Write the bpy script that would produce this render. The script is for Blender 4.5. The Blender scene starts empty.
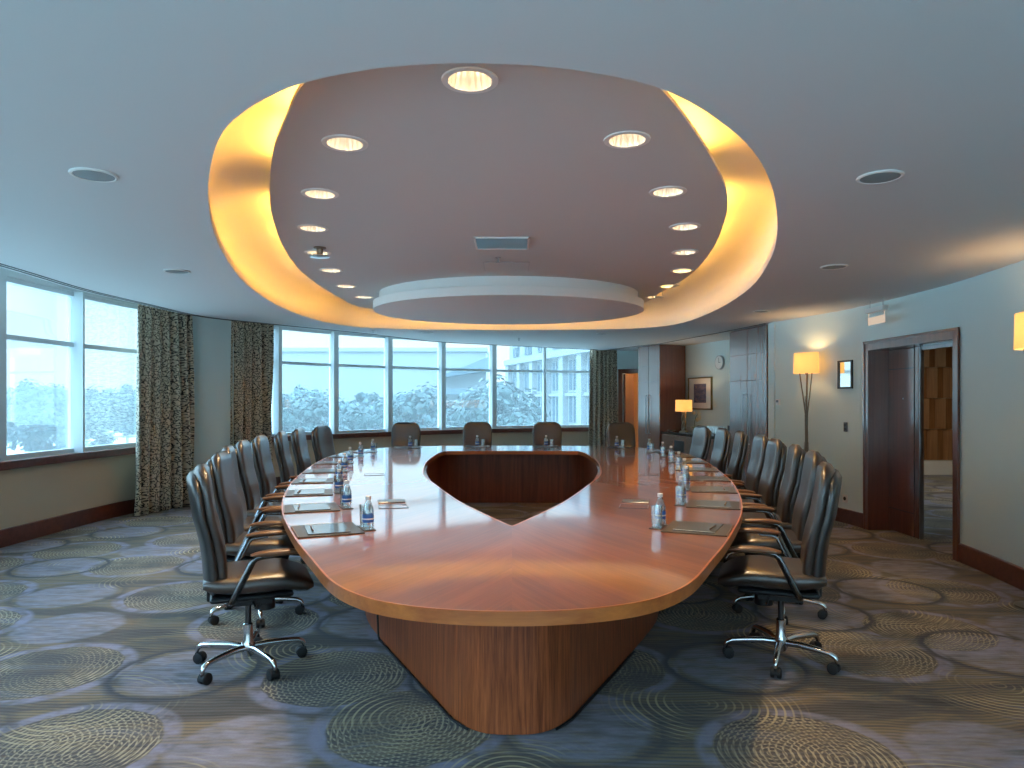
import bpy, bmesh, math, random
from mathutils import Vector, Matrix
from mathutils.geometry import tessellate_polygon
random.seed(7)
PI = math.pi
SC = bpy.context.scene
COL = SC.collection
EYE = 1.43            # camera height
FPX = 700.0
HOR = 400.5

# ------------------------------------------------------------------ helpers
def sstep(a, b, x):
    t = max(0, min(1, (x - a) / (b - a))); return t * t * (3 - 2 * t)

class MB:
    def __init__(s): s.v = []; s.f = []; s.fm = []; s.m = 0
    def add(s, vs, fs):
        n = len(s.v); s.v += [tuple(v) for v in vs]
        for f in fs: s.f.append(tuple(i + n for i in f)); s.fm.append(s.m)
        return s
    def box(s, x0, x1, y0, y1, z0, z1, mat=None):
        vs = [(x, y, z) for z in (z0, z1) for y in (y0, y1) for x in (x0, x1)]
        if mat: vs = [mat @ Vector(v) for v in vs]
        return s.add(vs, [(0,2,3,1),(4,5,7,6),(0,1,5,4),(2,6,7,3),(0,4,6,2),(1,3,7,5)])
    def rings(s, rings, cap0=True, cap1=True, closed=False):
        n = len(rings[0]); vs = [v for r in rings for v in r]; fs = []
        m = len(rings)
        for i in range(m if closed else m - 1):
            a, b = i * n, ((i + 1) % m) * n
            for j in range(n):
                k = (j + 1) % n
                fs.append((a + j, a + k, b + k, b + j))
        if not closed:
            if cap0: fs.append(tuple(reversed(range(n))))
            if cap1: fs.append(tuple(range((m - 1) * n, m * n)))
        return s.add(vs, fs)
    def tube(s, pts, r, n=10, flat=1.0, closed=False):
        pts = [Vector(p) for p in pts]; m = len(pts)
        rr = r if isinstance(r, (list, tuple)) else [r] * m
        ref = None; rings = []
        for i, p in enumerate(pts):
            if closed: t = pts[(i + 1) % m] - pts[i - 1]
            else: t = pts[min(i + 1, m - 1)] - pts[max(i - 1, 0)]
            t.normalize()
            if ref is None:
                ref = Vector((0, 0, 1)) if abs(t.z) < .9 else Vector((1, 0, 0))
            a = (ref - t * ref.dot(t)).normalized(); b = t.cross(a); ref = a
            rings.append([p + a * math.cos(2*PI*j/n) * rr[i] * flat + b * math.sin(2*PI*j/n) * rr[i] for j in range(n)])
        return s.rings(rings, closed=closed)
    def lathe(s, prof, n=24, c=(0, 0, 0), cap=True):
        rings = [[(c[0] + r * math.cos(2*PI*j/n), c[1] + r * math.sin(2*PI*j/n), c[2] + z) for j in range(n)] for r, z in prof]
        return s.rings(rings, cap, cap)
    def flat_poly(s, loops, z, up=True):
        vv = [Vector((p[0], p[1], z)) for l in loops for p in l]
        tris = tessellate_polygon([[Vector((p[0], p[1], 0)) for p in l] for l in loops])
        fs = []
        for t in tris:
            a, b, c = (vv[i] for i in t)
            nz = (b - a).cross(c - a).z
            if abs(nz) < 1e-12: continue
            fs.append(tuple(t) if (nz > 0) == up else (t[0], t[2], t[1]))
        return s.add(vv, fs)
    def prism(s, loops, z0, z1, sides=True, top=True, bottom=True):
        if top: s.flat_poly(loops, z1, True)
        if bottom: s.flat_poly(loops, z0, False)
        if sides:
            for l in loops:
                n = len(l)
                s.add([(p[0], p[1], z0) for p in l] + [(p[0], p[1], z1) for p in l],
                      [(i, (i+1) % n, n + (i+1) % n, n + i) for i in range(n)])
        return s
    def band(s, inner, outer, z0, z1):
        """solid strip between two open polylines of equal length"""
        n = len(inner)
        rings = [[(inner[i][0], inner[i][1], z0), (outer[i][0], outer[i][1], z0), (outer[i][0], outer[i][1], z1), (inner[i][0], inner[i][1], z1)] for i in range(n)]
        return s.rings(rings)
    def build(s, name, mats, parent=None, smooth=35, loc=None, rot=None, fix=True, bevel=None):
        me = bpy.data.meshes.new(name)
        me.from_pydata(s.v, [], s.f)
        if not isinstance(mats, (list, tuple)): mats = [mats]
        for m in mats: me.materials.append(m)
        if len(mats) > 1:
            me.polygons.foreach_set('material_index', s.fm)
        if fix:
            bm = bmesh.new(); bm.from_mesh(me)
            bmesh.ops.remove_doubles(bm, verts=bm.verts, dist=1e-5)
            bmesh.ops.recalc_face_normals(bm, faces=bm.faces)
            bm.to_mesh(me); bm.free()
        if smooth:
            me.polygons.foreach_set('use_smooth', [True] * len(me.polygons))
            me.set_sharp_from_angle(angle=math.radians(smooth))
        me.update()
        o = bpy.data.objects.new(name, me); COL.objects.link(o)
        if parent is not None: o.parent = parent
        if loc is not None: o.location = loc
        if rot is not None: o.rotation_euler = rot
        if bevel:
            b = o.modifiers.new('bevel', 'BEVEL'); b.width = bevel; b.segments = 2; b.limit_method = 'ANGLE'; b.angle_limit = math.radians(40)
        return o

def tag(o, label, cat, group=None):
    o['label'] = label; o['category'] = cat
    if group: o['group'] = group
    return o
def struct(o, label=None, cat=None):
    o['kind'] = 'structure'
    if label: o['label'] = label
    if cat: o['category'] = cat
    return o
def thing(name, label, cat, loc=(0, 0, 0), rz=0, group=None):
    o = bpy.data.objects.new(name, None); COL.objects.link(o)
    o.empty_display_size = .1
    o.location = loc; o.rotation_euler = (0, 0, rz)
    return tag(o, label, cat, group)
def dup(root, loc, rz, label, group=None):
    r = root.copy(); COL.objects.link(r); r.location = loc; r.rotation_euler = (0, 0, rz)
    r['label'] = label
    if group: r['group'] = group
    for ch in list(root.children):
        c = ch.copy(); COL.objects.link(c); c.parent = r
        for g in list(ch.children):
            d = g.copy(); COL.objects.link(d); d.parent = c
    return r

def catmull(pts, n=10, closed=False):
    P = [Vector((p[0], p[1])) for p in pts]; out = []; m = len(P)
    for i in range(m if closed else m - 1):
        if closed: p0, p1, p2, p3 = P[i-1], P[i], P[(i+1) % m], P[(i+2) % m]
        else: p0, p1, p2, p3 = P[max(i-1, 0)], P[i], P[i+1], P[min(i+2, m-1)]
        for j in range(n):
            t = j / n
            out.append(.5 * ((2*p1) + (p2-p0)*t + (2*p0-5*p1+4*p2-p3)*t*t + (3*p1-p0-3*p2+p3)*t**3))
    if not closed: out.append(P[-1].copy())
    return out
def offset(poly, d, closed=False):
    """offset a polyline to its left by d (negative: right)"""
    n = len(poly); out = []
    for i, p in enumerate(poly):
        if closed: t = poly[(i+1) % n] - poly[i-1]
        else: t = poly[min(i+1, n-1)] - poly[max(i-1, 0)]
        t = t.normalized()
        out.append(Vector((p.x - t.y * d, p.y + t.x * d)))
    return out
def clip(poly, r0, r1):
    """part of a polyline between two bearings X/Y seen from the camera side of the room"""
    def cut(r):
        for i in range(len(poly) - 1):
            a, b = poly[i], poly[i+1]
            if a.y < .3 or b.y < .3: continue
            fa, fb = a.x - r*a.y, b.x - r*b.y
            if fa == 0 or fa * fb < 0:
                t = fa / (fa - fb); return i + t
        return None
    c0, c1 = cut(r0), cut(r1)
    if c0 is None: c0 = 0
    if c1 is None: c1 = len(poly) - 1
    return sub(poly, c0, c1)
def at(poly, t):
    i = min(int(t), len(poly) - 2); return poly[i].lerp(poly[i+1], t - i)
def sub(poly, t0, t1):
    if t0 > t1: t0, t1 = t1, t0
    out = [at(poly, t0)]
    for i in range(int(math.floor(t0)) + 1, int(math.ceil(t1))):
        if i - t0 > 1e-3 and t1 - i > 1e-3: out.append(poly[i].copy())
    out.append(at(poly, t1)); return out
def bear(x): return (x - 512) / FPX
def resample(poly, n):
    L = [0]
    for i in range(len(poly) - 1): L.append(L[-1] + (poly[i+1] - poly[i]).length)
    out = []; j = 0
    for k in range(n):
        s = L[-1] * k / (n - 1)
        while j < len(L) - 2 and L[j+1] < s: j += 1
        out.append(poly[j].lerp(poly[j+1], (s - L[j]) / max(1e-9, L[j+1] - L[j])))
    return out

# ------------------------------------------------------------------ materials
class NT:
    def __init__(s, name):
        s.m = bpy.data.materials.new(name); s.m.use_nodes = True
        s.t = s.m.node_tree; s.t.nodes.clear()
        s.out = s.t.nodes.new('ShaderNodeOutputMaterial')
    def n(s, typ, **kw):
        nd = s.t.nodes.new('ShaderNode' + typ)
        for k, v in kw.items():
            if k.startswith('i_'):
                key = k[2:]; key = int(key) if key.isdigit() else key.replace('_', ' ')
                s.put(nd.inputs[key], v)
            else: setattr(nd, k, v)
        return nd
    def put(s, sock, v):
        if isinstance(v, bpy.types.NodeSocket): s.t.links.new(v, sock)
        elif isinstance(v, bpy.types.Node): s.t.links.new(v.outputs[0], sock)
        else:
            if sock.type == 'RGBA' and len(v) == 3: v = (*v, 1)
            sock.default_value = v
    def math(s, op, a, b=0, c=None, clamp=False):
        nd = s.t.nodes.new('ShaderNodeMath'); nd.operation = op; nd.use_clamp = clamp
        s.put(nd.inputs[0], a); s.put(nd.inputs[1], b)
        if c is not None: s.put(nd.inputs[2], c)
        return nd.outputs[0]
    def mix(s, f, a, b, blend='MIX'):
        nd = s.t.nodes.new('ShaderNodeMix'); nd.data_type = 'RGBA'; nd.blend_type = blend
        s.put(nd.inputs[0], f); s.put(nd.inputs[6], a); s.put(nd.inputs[7], b)
        return nd.outputs[2]
    def ramp(s, f, stops):
        nd = s.t.nodes.new('ShaderNodeValToRGB'); s.put(nd.inputs[0], f)
        e = nd.color_ramp.elements
        while len(e) < len(stops): e.new(.5)
        for i, (p, c) in enumerate(stops): e[i].position = p; e[i].color = (*c, 1)
        return nd.outputs[0]
    def step(s, x, a, b):   # smooth 0..1 between a and b
        nd = s.t.nodes.new('ShaderNodeMapRange'); nd.interpolation_type = 'SMOOTHSTEP'
        s.put(nd.inputs[0], x); s.put(nd.inputs[1], a); s.put(nd.inputs[2], b); return nd.outputs[0]
    def obj(s): return s.n('TexCoord').outputs['Object']
    def mapping(s, v, scale=(1,1,1), rot=(0,0,0), loc=(0,0,0)):
        return s.n('Mapping', i_Vector=v, i_Scale=scale, i_Rotation=rot, i_Location=loc).outputs[0]
    def noise(s, v, scale=5, detail=3, rough=.5, dist=0):
        return s.n('TexNoise', i_Vector=v, i_Scale=scale, i_Detail=detail, i_Roughness=rough, i_Distortion=dist).outputs[0]
    def bsdf(s, col, rough=.5, metal=0, spec=.5, coat=0, coat_r=.05, bump=None, bs=.1, bd=.01, **kw):
        b = s.n('BsdfPrincipled')
        s.put(b.inputs['Base Color'], col); s.put(b.inputs['Roughness'], rough); s.put(b.inputs['Metallic'], metal)
        s.put(b.inputs['Specular IOR Level'], spec); s.put(b.inputs['Coat Weight'], coat); s.put(b.inputs['Coat Roughness'], coat_r)
        for k, v in kw.items(): s.put(b.inputs[k.replace('_', ' ')], v)
        if bump is not None:
            s.put(b.inputs['Normal'], s.n('Bump', i_Height=bump, i_Strength=bs, i_Distance=bd).outputs[0])
        s.t.links.new(b.outputs[0], s.out.inputs[0]); return s.m
M = {}
def simple(name, col, rough=.5, metal=0, nscale=40, var=.08, **kw):
    t = NT(name); f = t.noise(t.obj(), nscale, 3)
    dark = tuple(c * (1 - var) for c in col); lite = tuple(min(1, c * (1 + var)) for c in col)
    M[name] = t.bsdf(t.mix(f, dark, lite), rough, metal, bump=kw.pop('bump', None) and f, **kw); return M[name]
def emis(name, col, k):
    t = NT(name); e = t.n('Emission', i_Color=(*col, 1), i_Strength=k); t.t.links.new(e.outputs[0], t.out.inputs[0]); M[name] = t.m; return t.m

def wood(name, dark, lite, axis='Z', rough=.28, coat=.4, coat_r=.08, scale=1.0, spec=.5, ior=1.5):
    t = NT(name); v = t.obj()
    sc = {'Z': (16, 16, .7), 'X': (.7, 16, 16), 'Y': (16, .7, 16)}[axis]
    v2 = t.mapping(v, tuple(c * scale for c in sc))
    a = t.noise(v2, 2.2, 6, .6, .4); b = t.noise(v2, 9, 3, .6)
    f = t.math('ADD', t.math('MULTIPLY', a, .75), t.math('MULTIPLY', b, .25))
    c = t.ramp(f, [(.32, dark), (.5, tuple((x+y)/2 for x, y in zip(dark, lite))), (.68, lite)])
    M[name] = t.bsdf(c, rough, 0, spec, coat, coat_r, Coat_IOR=ior); return M[name]

wood('pedestal_wood', (.14, .026, .007), (.56, .14, .042), 'Z', .38, .25, .15, 2.0)
wood('inner_wood', (.12, .030, .015), (.30, .085, .036), 'Z', .35, .25, .15, .6)
wood('edge_wood', (.42, .092, .017), (.68, .20, .040), 'X', .3, .5, .1, .5)
wood('door_wood', (.095, .022, .010), (.19, .050, .023), 'Z', .32, .9, .14, .6, ior=1.9)
wood('trim_wood', (.075, .019, .012), (.15, .042, .024), 'X', .35, .4, .15, .5)
wood('cabinet_wood', (.15, .056, .034), (.21, .082, .049), 'Z', .26, 1.0, .2, .7, ior=1.95)
wood('oak_wood', (.20, .095, .03), (.40, .19, .07), 'Z', .5, .1, .2, .6)

wood('pale_oak', (.50, .27, .10), (.72, .42, .18), 'Z', .5, .1, .2, .6)
def table_mat():
    t = NT('table_veneer'); v = t.obj()
    s = t.n('SeparateXYZ', i_Vector=v)
    x = s.outputs[0]; y = t.math('SUBTRACT', s.outputs[1], 4.6)
    th = t.math('ARCTAN2', x, y); r = t.math('SQRT', t.math('ADD', t.math('MULTIPLY', x, x), t.math('MULTIPLY', y, y)))
    sec = t.math('FLOOR', t.math('MULTIPLY', th, 16 / (2*PI)))
    fr = t.math('SUBTRACT', t.math('FRACT', t.math('MULTIPLY', th, 16 / (2*PI))), .5)
    # veneer leaves: grain runs at an angle that is mirrored from one leaf to the next
    par = t.math('SUBTRACT', t.math('MULTIPLY', t.math('PINGPONG', sec, 1), 2), 1)
    g1 = t.math('ADD', t.math('MULTIPLY', fr, 6.5), t.math('MULTIPLY', t.math('MULTIPLY', r, par), .9))
    cv = t.n('CombineXYZ', i_X=g1, i_Y=t.math('MULTIPLY', r, .28), i_Z=t.math('MULTIPLY', sec, 3.7))
    a = t.noise(cv, 2.6, 6, .62, .5); b = t.noise(t.mapping(cv, (7, 1, 1)), 4, 3, .6)
    f = t.math('ADD', t.math('MULTIPLY', a, .7), t.math('MULTIPLY', b, .3))
    c = t.ramp(f, [(.3, (.16, .038, .008)), (.5, (.29, .078, .016)), (.7, (.45, .137, .033))])
    M['table_veneer'] = t.bsdf(c, .30, 0, .5, 1.0, .06, bump=b, bs=.010, Coat_IOR=1.75)
table_mat()

def carpet_mat():
    t = NT('carpet'); v = t.obj()
    s = t.n('SeparateXYZ', i_Vector=v)
    A = 1.06
    twins = []
    def lattice(off):
        m = t.mapping(t.mapping(v, loc=off), (1/A, 1/A, 0), (0, 0, PI/4))
        vo = t.n('TexVoronoi', voronoi_dimensions='2D', i_Vector=m, i_Scale=1.0, i_Randomness=.42)
        rnd = t.n('SeparateColor', i_Color=vo.outputs['Color'])
        vec = t.n('VectorMath', operation='SUBTRACT', i_0=m, i_1=vo.outputs['Position']).outputs[0]
        def sh(x, y):
            w = t.n('VectorMath', operation='ADD', i_0=vec, i_1=(x, y, 0)).outputs[0]
            return t.math('MULTIPLY', t.n('VectorMath', operation='LENGTH', i_0=w).outputs['Value'], A)
        twins.append((sh(.10, .07), sh(-.10, -.07)))
        return t.math('MULTIPLY', vo.outputs['Distance'], A), rnd.outputs[0], rnd.outputs[1]
    d1, ra, rb = lattice((.60, .04, 0))
    d2, rc, rd = lattice((-.15, .04, 0))
    d3, re, rf = lattice((.15, .50, 0))
    wob = t.noise(v, 3.0, 2); fine = t.noise(v, 90, 2); mid = t.noise(v, 9, 3)
    stripe = t.math('SINE', t.math('ADD', t.math('MULTIPLY', s.outputs[1], 210), t.math('MULTIPLY', t.noise(t.mapping(v, (1, .5, 1)), 1.6, 2), 38)))
    stripe = t.step(stripe, -.6, .9)
    big = t.noise(t.mapping(v, (.5, 2.6, 1), (0, 0, .25)), 1.6, 7, .68, 1.0)
    base = t.ramp(big, [(.32, (.050, .040, .031)), (.45, (.105, .086, .070)), (.54, (.21, .150, .075)), (.64, (.18, .17, .19))])
    base = t.mix(t.math('MULTIPLY', stripe, .45), base, (.035, .034, .036))
    LIL = (.25, .245, .34); CREAM = (.62, .52, .33); DARK = (.045, .043, .05)
    def rings(d, freq, width):
        q = t.math('SINE', t.math('MULTIPLY', t.math('ADD', d, t.math('MULTIPLY', wob, .03)), freq * 2 * PI))
        return t.step(q, width, .95)
    dots = t.step(t.math('SINE', t.math('MULTIPLY', s.outputs[0], 300)), -.9, .6)
    # solid discs
    e2 = t.math('ADD', d2, t.math('MULTIPLY', mid, .05))
    disc = t.math('SUBTRACT', 1, t.step(e2, .31, .36))
    disc = t.math('MULTIPLY', disc, t.math('ADD', .3, t.math('MULTIPLY', t.step(t.noise(t.mapping(v, (2, 6, 1), (0, 0, .4)), 3, 4), .3, .65), .6)))
    col = t.mix(disc, base, t.mix(t.noise(t.mapping(v, (3, 9, 1)), 4, 3), (.13, .125, .15), (.34, .33, .41)))
    # ring discs with a lilac rim
    e1 = t.math('ADD', d1, t.math('MULTIPLY', mid, .03))
    ins = t.math('SUBTRACT', 1, t.step(e1, .37, .385))
    col = t.mix(t.math('MULTIPLY', ins, t.math('ADD', .25, t.math('MULTIPLY', ra, .4))), col, DARK)
    col = t.mix(t.math('MULTIPLY', t.math('MULTIPLY', ins, t.math('MAXIMUM', rings(twins[0][0], 36, .25), rings(twins[0][1], 36, .25))), t.math('MULTIPLY', t.math('ADD', .2, t.math('MULTIPLY', dots, .4)), t.step(t.noise(v, 2.2, 3), .28, .62))), col, CREAM)
    rim = t.math('MULTIPLY', t.step(e1, .375, .39), t.math('SUBTRACT', 1, t.step(e1, .43, .47)))
    col = t.mix(t.math('MULTIPLY', rim, t.math('ADD', .15, t.math('MULTIPLY', t.step(mid, .3, .65), .7))), col, LIL)
    # loose arcs of thin lines between the discs
    w3 = t.math('MULTIPLY', t.math('SUBTRACT', 1, t.step(d3, .30, .52)), t.step(t.noise(v, 1.7, 2), .46, .62))
    col = t.mix(t.math('MULTIPLY', t.math('MULTIPLY', w3, rings(d3, 27, .4)), .75), col, (.55, .45, .25))
    dark_rim = t.math('MULTIPLY', t.step(e2, .36, .38), t.math('SUBTRACT', 1, t.step(e2, .38, .44)))  # thin dark ring of the pattern round the solid discs
    col = t.mix(t.math('MULTIPLY', dark_rim, t.step(rd, .3, .6)), col, DARK)
    col = t.mix(t.math('MULTIPLY', fine, .35), col, t.mix(.5, col, (.01, .01, .012)))
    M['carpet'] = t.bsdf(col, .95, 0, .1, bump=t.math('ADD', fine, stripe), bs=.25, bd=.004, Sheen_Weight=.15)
carpet_mat()

def curtain_mat():
    t = NT('curtain_fabric'); v = t.obj()
    uv = t.n('UVMap').outputs[0]
    m = t.mapping(uv, (1, 1, 1))
    d = t.n('TexNoise', i_Vector=m, i_Scale=4.0, i_Detail=3).outputs[1]
    m2 = t.n('VectorMath', operation='MULTIPLY_ADD', i_0=d, i_1=(.16, .16, 0), i_2=m).outputs[0]
    e1 = t.n('TexVoronoi', feature='DISTANCE_TO_EDGE', voronoi_dimensions='2D', i_Vector=m2, i_Scale=17.0).outputs[0]
    e2 = t.n('TexVoronoi', feature='F1', voronoi_dimensions='2D', i_Vector=m2, i_Scale=34).outputs[0]
    line = t.math('SUBTRACT', 1, t.step(e1, .035, .075))
    leaf = t.math('SUBTRACT', 1, t.step(e2, .22, .30))
    f = t.math('MAXIMUM', line, t.math('MULTIPLY', leaf, .95))
    c = t.mix(f, (.58, .50, .37), (.03, .027, .025))
    M['curtain_fabric'] = t.bsdf(c, .75, 0, .3, Sheen_Weight=.2)
curtain_mat()

simple('wall_paint', (.64, .755, .745), .7, nscale=300, var=.03)
simple('wall_beige', (.53, .455, .34), .7, nscale=300, var=.03)
simple('ceiling_paint', (.68, .69, .69), .8, nscale=200, var=.02)
simple('raft_paint', (.60, .60, .59), .8, nscale=200, var=.02)
simple('white_paint', (.80, .79, .76), .6, nscale=100, var=.02)
simple('white_frame', (.66, .72, .74), .4, nscale=100, var=.03)
simple('dark_gap', (.02, .022, .025), .5)
simple('black_plastic', (.012, .013, .016), .35)
simple('black_rubber', (.010, .010, .012), .6)
simple('chrome', (.72, .73, .75), .14, 1, var=.02)
simple('dark_metal', (.12, .125, .135), .3, 1, var=.05)
simple('arm_steel', (.20, .205, .215), .26, 1, var=.05)
simple('steel', (.42, .43, .44), .3, 1, var=.03)
simple('bronze', (.24, .19, .14), .38, 1, var=.15)
simple('arm_leather', (.15, .07, .032), .35, nscale=60, var=.2, spec=.6)
simple('paper', (.62, .62, .60), .6, var=.03)
simple('note_paper', (.060, .060, .064), .30, var=.05, coat=.6)
simple('mat_leather', (.050, .036, .028), .38, nscale=120, var=.2, coat=.25, coat_r=.2)
simple('label_blue', (.03, .14, .48), .35, var=.1)
simple('label_white', (.75, .78, .80), .4, var=.03)
simple('cap_white', (.68, .72, .75), .4)
simple('granite', (.012, .012, .014), .12, nscale=180, var=.6, spec=.6)
simple('gold_frame', (.20, .15, .06), .35, .6)
simple('mat_board', (.72, .71, .66), .8)
simple('petal', (.72, .60, .38), .5)
simple('plant_green', (.06, .14, .04), .5)
simple('ceramic', (.55, .50, .42), .3)
simple('stone', (.17, .185, .185), .8, nscale=3, var=.06)
simple('stone_dark', (.11, .135, .145), .8, nscale=3, var=.08)
simple('roof_grey', (.055, .085, .10), .7, nscale=3, var=.06)
simple('blue_glass', (.012, .038, .055), .5, var=.2)
simple('ground_bounce', (.45, .46, .42), .9, nscale=1.2, var=.4)  # ground made pale so it bounces daylight up to the ceiling
simple('pavement', (.55, .55, .53), .85, nscale=2, var=.1)
simple('bark', (.10, .085, .07), .9, nscale=12, var=.4)
simple('speaker_grille', (.26, .30, .31), .5, nscale=500, var=.3)

def leather(name, a, b, rough):
    t = NT(name); v = t.obj()
    n = t.noise(v, 5, 3); w = t.n('TexVoronoi', i_Vector=v, i_Scale=260).outputs[0]
    M[name] = t.bsdf(t.mix(n, a, b), t.math('ADD', rough, t.math('MULTIPLY', n, .1)), 0, .6, .8, .27, bump=w, bs=.05, bd=.002, Coat_IOR=1.7)
leather('leather', (.020, .013, .010), (.042, .023, .015), .32)
leather('leather_black', (.010, .010, .012), (.020, .018, .018), .34)
def leaf_mat(name, a, b):
    t = NT(name); oi = t.n('ObjectInfo'); n = t.noise(t.obj(), 1.3, 3)
    M[name] = t.bsdf(t.mix(n, a, b), .6, 0, .3)
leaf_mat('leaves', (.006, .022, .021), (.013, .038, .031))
leaf_mat('leaves_hazy', (.026, .058, .060), (.040, .076, .074))  # distance haze put into the leaf colour of far trees and hedges

def glassy(name, tint, gloss=.1, veil=0, rough=.0):
    t = NT(name)
    tr = t.n('BsdfTransparent', i_Color=(*tint, 1)); gl = t.n('BsdfGlossy', i_Color=(1, 1, 1, 1), i_Roughness=rough)
    lw = t.n('LayerWeight', i_Blend=.25)
    f = t.math('ADD', t.math('MULTIPLY', lw.outputs['Fresnel'], .6), gloss, clamp=True)
    mx = t.n('MixShader', i_0=f, i_1=tr.outputs[0], i_2=gl.outputs[0])
    if veil:  # outdoor haze put into the pane as a translucent share
        tl = t.n('BsdfTranslucent', i_Color=(.85, .96, 1, 1))
        mx = t.n('MixShader', i_0=veil, i_1=mx.outputs[0], i_2=tl.outputs[0])
    t.t.links.new(mx.outputs[0], t.out.inputs[0]); M[name] = t.m
glassy('window_glass', (.93, .985, 1.0), .02, .05)
glassy('clear_glass', (.92, .96, .97), .18)
glassy('bottle_glass', (.86, .94, .96), .22)
glassy('smoked_glass', (.5, .55, .55), .2)
t = NT('mirror'); M['mirror'] = t.bsdf((.75, .82, .84), .05, 1)
# lamp shades: translucent cloth, with bulb glow added as emission
def shade_mat(name, col, k):
    t = NT(name); b = t.n('BsdfDiffuse', i_Color=(*col, 1)); tl = t.n('BsdfTranslucent', i_Color=(*col, 1))
    e = t.n('Emission', i_Color=(1, .56, .17, 1), i_Strength=k)
    m = t.n('MixShader', i_0=.5, i_1=b.outputs[0], i_2=tl.outputs[0])
    a = t.n('AddShader', i_0=m.outputs[0], i_1=e.outputs[0]); t.t.links.new(a.outputs[0], t.out.inputs[0]); M[name] = t.m
shade_mat('lamp_shade', (.75, .58, .34), .42)
emis('cove_tube', (1, .47, .065), 62)
emis('lamp_glow', (1, .76, .47), 8)
emis('exit_glow', (1, .80, .62), .55)

# ------------------------------------------------------------------ the plan of the room
CZ = 2.49              # main ceiling
RZ = EYE + 1.25        # raised raft
SILL, HEAD = .84, 2.655
V2 = lambda *p: [Vector(q) for q in p]
Wc = catmull(V2((-3.9, -2.0), (-4.45, .6), (-4.82, 3.2), (-4.97, 5.3), (-4.97, 6.8), (-4.86, 8.7), (-4.46, 10.0), (-3.62, 11.9), (-1.75, 13.75), (-.35, 14.75), (.7, 15.15), (1.78, 15.4)), 12)
Rc = catmull(V2((3.52, 9.62), (3.82, 8.5), (3.94, 7.9), (3.99, 7.1), (3.985, 6.28), (3.85, 5.2), (3.55, 3.4), (3.1, 1.0), (2.5, -2.0)), 12)
doorwall = V2((1.78, 15.4), (2.98, 14.72))
alc = V2((2.98, 14.72), (3.42, 13.35), (3.80, 12.1), (4.1, 10.9), (4.3, 9.72))
jog = V2((4.3, 9.72), (3.52, 9.62))
room = Wc + doorwall[1:] + alc[1:] + [Rc[0]] + Rc[1:]
# left offset of Wc (travelling away from camera with room on the right) is outward; the room is to the right
def wall(name, poly, z0, z1, mat, t=.16, parent=None):
    o = MB().band(poly, offset(poly, t), z0, z1).build(name, mat, parent)
    return struct(o) if parent is None else o

floor_loop = offset(room, .16, True)
fl = MB().prism([[(p.x, p.y) for p in floor_loop] + [(8.6, -2.2)][:0]], -.12, 0).build('floor', M['carpet'], smooth=0); struct(fl)

wl = wall('wall_left', Wc, 0, SILL, M['wall_beige'])
wh = wall('wall_left_header', Wc, HEAD, 2.86, M['white_frame'])
wh.parent = wl
colpoly = clip(Wc, bear(150), bear(262))
wall('wall_left_pier', colpoly, SILL, HEAD, M['wall_beige'], parent=wl)
# half-round column between the two curtains
pc = clip(offset(Wc, -.06), bear(189), bear(229))
pr = resample(pc, 17); pmid = pr[8]
bul = []
for i, p in enumerate(pr):
    a = i / 16; t_ = (pr[min(i+1, 16)] - pr[max(i-1, 0)]).normalized(); nrm = Vector((t_.y, -t_.x))
    bul.append(p + nrm * (.30 * math.sqrt(max(0, 1 - (2*a-1)**2)) - .03))
struct(MB().band(bul, offset(pr, .05), 0, 2.80).build('column', M['wall_paint'], smooth=60))
dwd = (doorwall[1] - doorwall[0]).normalized(); dwl = (doorwall[1] - doorwall[0]).length
dq = lambda u: doorwall[0] + dwd * u
wb = wall('wall_back', [dq(0), dq(.69)], 0, 2.86, M['wall_paint'])
wall('wall_back_side', [dq(1.26), dq(dwl)], 0, 2.86, M['wall_paint'], parent=wb)
wall('wall_back_header', [dq(.69), dq(1.26)], 2.05, 2.86, M['wall_paint'], parent=wb)
wall('wall_alcove', alc, 0, 2.86, M['wall_paint'])
wall('wall_alcove_return', jog, 0, 2.86, M['wall_paint'])
DA, DB = 6.28, 7.74       # the double doorway in the right wall
def upto(poly, y0, y1): return [p for p in poly if y0 - 1e-6 <= p.y <= y1 + 1e-6]
Rd = []
for i in range(len(Rc) - 1):
    Rd.append(Rc[i])
    for yy in (DB, DA):
        a, b = Rc[i], Rc[i+1]
        if (a.y - yy) * (b.y - yy) < 0: Rd.append(a.lerp(b, (a.y - yy) / (a.y - b.y)))
Rd.append(Rc[-1])
wr = wall('wall_right', upto(Rd, DB, 20), 0, 2.86, M['wall_paint'], .30)
wall('wall_right_near', upto(Rd, -9, DA), 0, 2.86, M['wall_paint'], .30, wr)
wall('wall_right_header', upto(Rd, DA, DB), 2.02, 2.86, M['wall_paint'], .30, wr)
frontwall = V2((2.5, -2.0), (-3.9, -2.0))
wf = wall('wall_front', frontwall, 0, .12, M['wall_beige'])
wall('wall_front_header', frontwall, HEAD, 2.86, M['white_frame'], parent=wf)

# baseboards and window sill board
def trim(name, poly, z0, z1, w, mat, bev=.006):
    o = MB().band(offset(poly, -w), offset(poly, .01), z0, z1).build(name, mat, bevel=bev); return struct(o)
trim('baseboard_left', Wc, 0, .175, .025, M['trim_wood'])
trim('baseboard_right', upto(Rd, DB + .05, 20), 0, .165, .025, M['trim_wood'])
trim('baseboard_right_near', upto(Rd, -9, DA - .05), 0, .165, .025, M['trim_wood'])
trim('baseboard_back', V2((1.78, 15.4), (2.15, 15.19)), 0, .165, .025, M['trim_wood'])
sb = [(clip(Wc, bear(-400), bear(152))), clip(Wc, bear(258), bear(593))]
sb[0] = [p for p in Wc if p.y < sb[0][0].y] + sb[0]
for i, p in enumerate(sb):
    trim('trim_%d' % (i + 1), p, SILL - .085, SILL, .07, M['trim_wood'])

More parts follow.
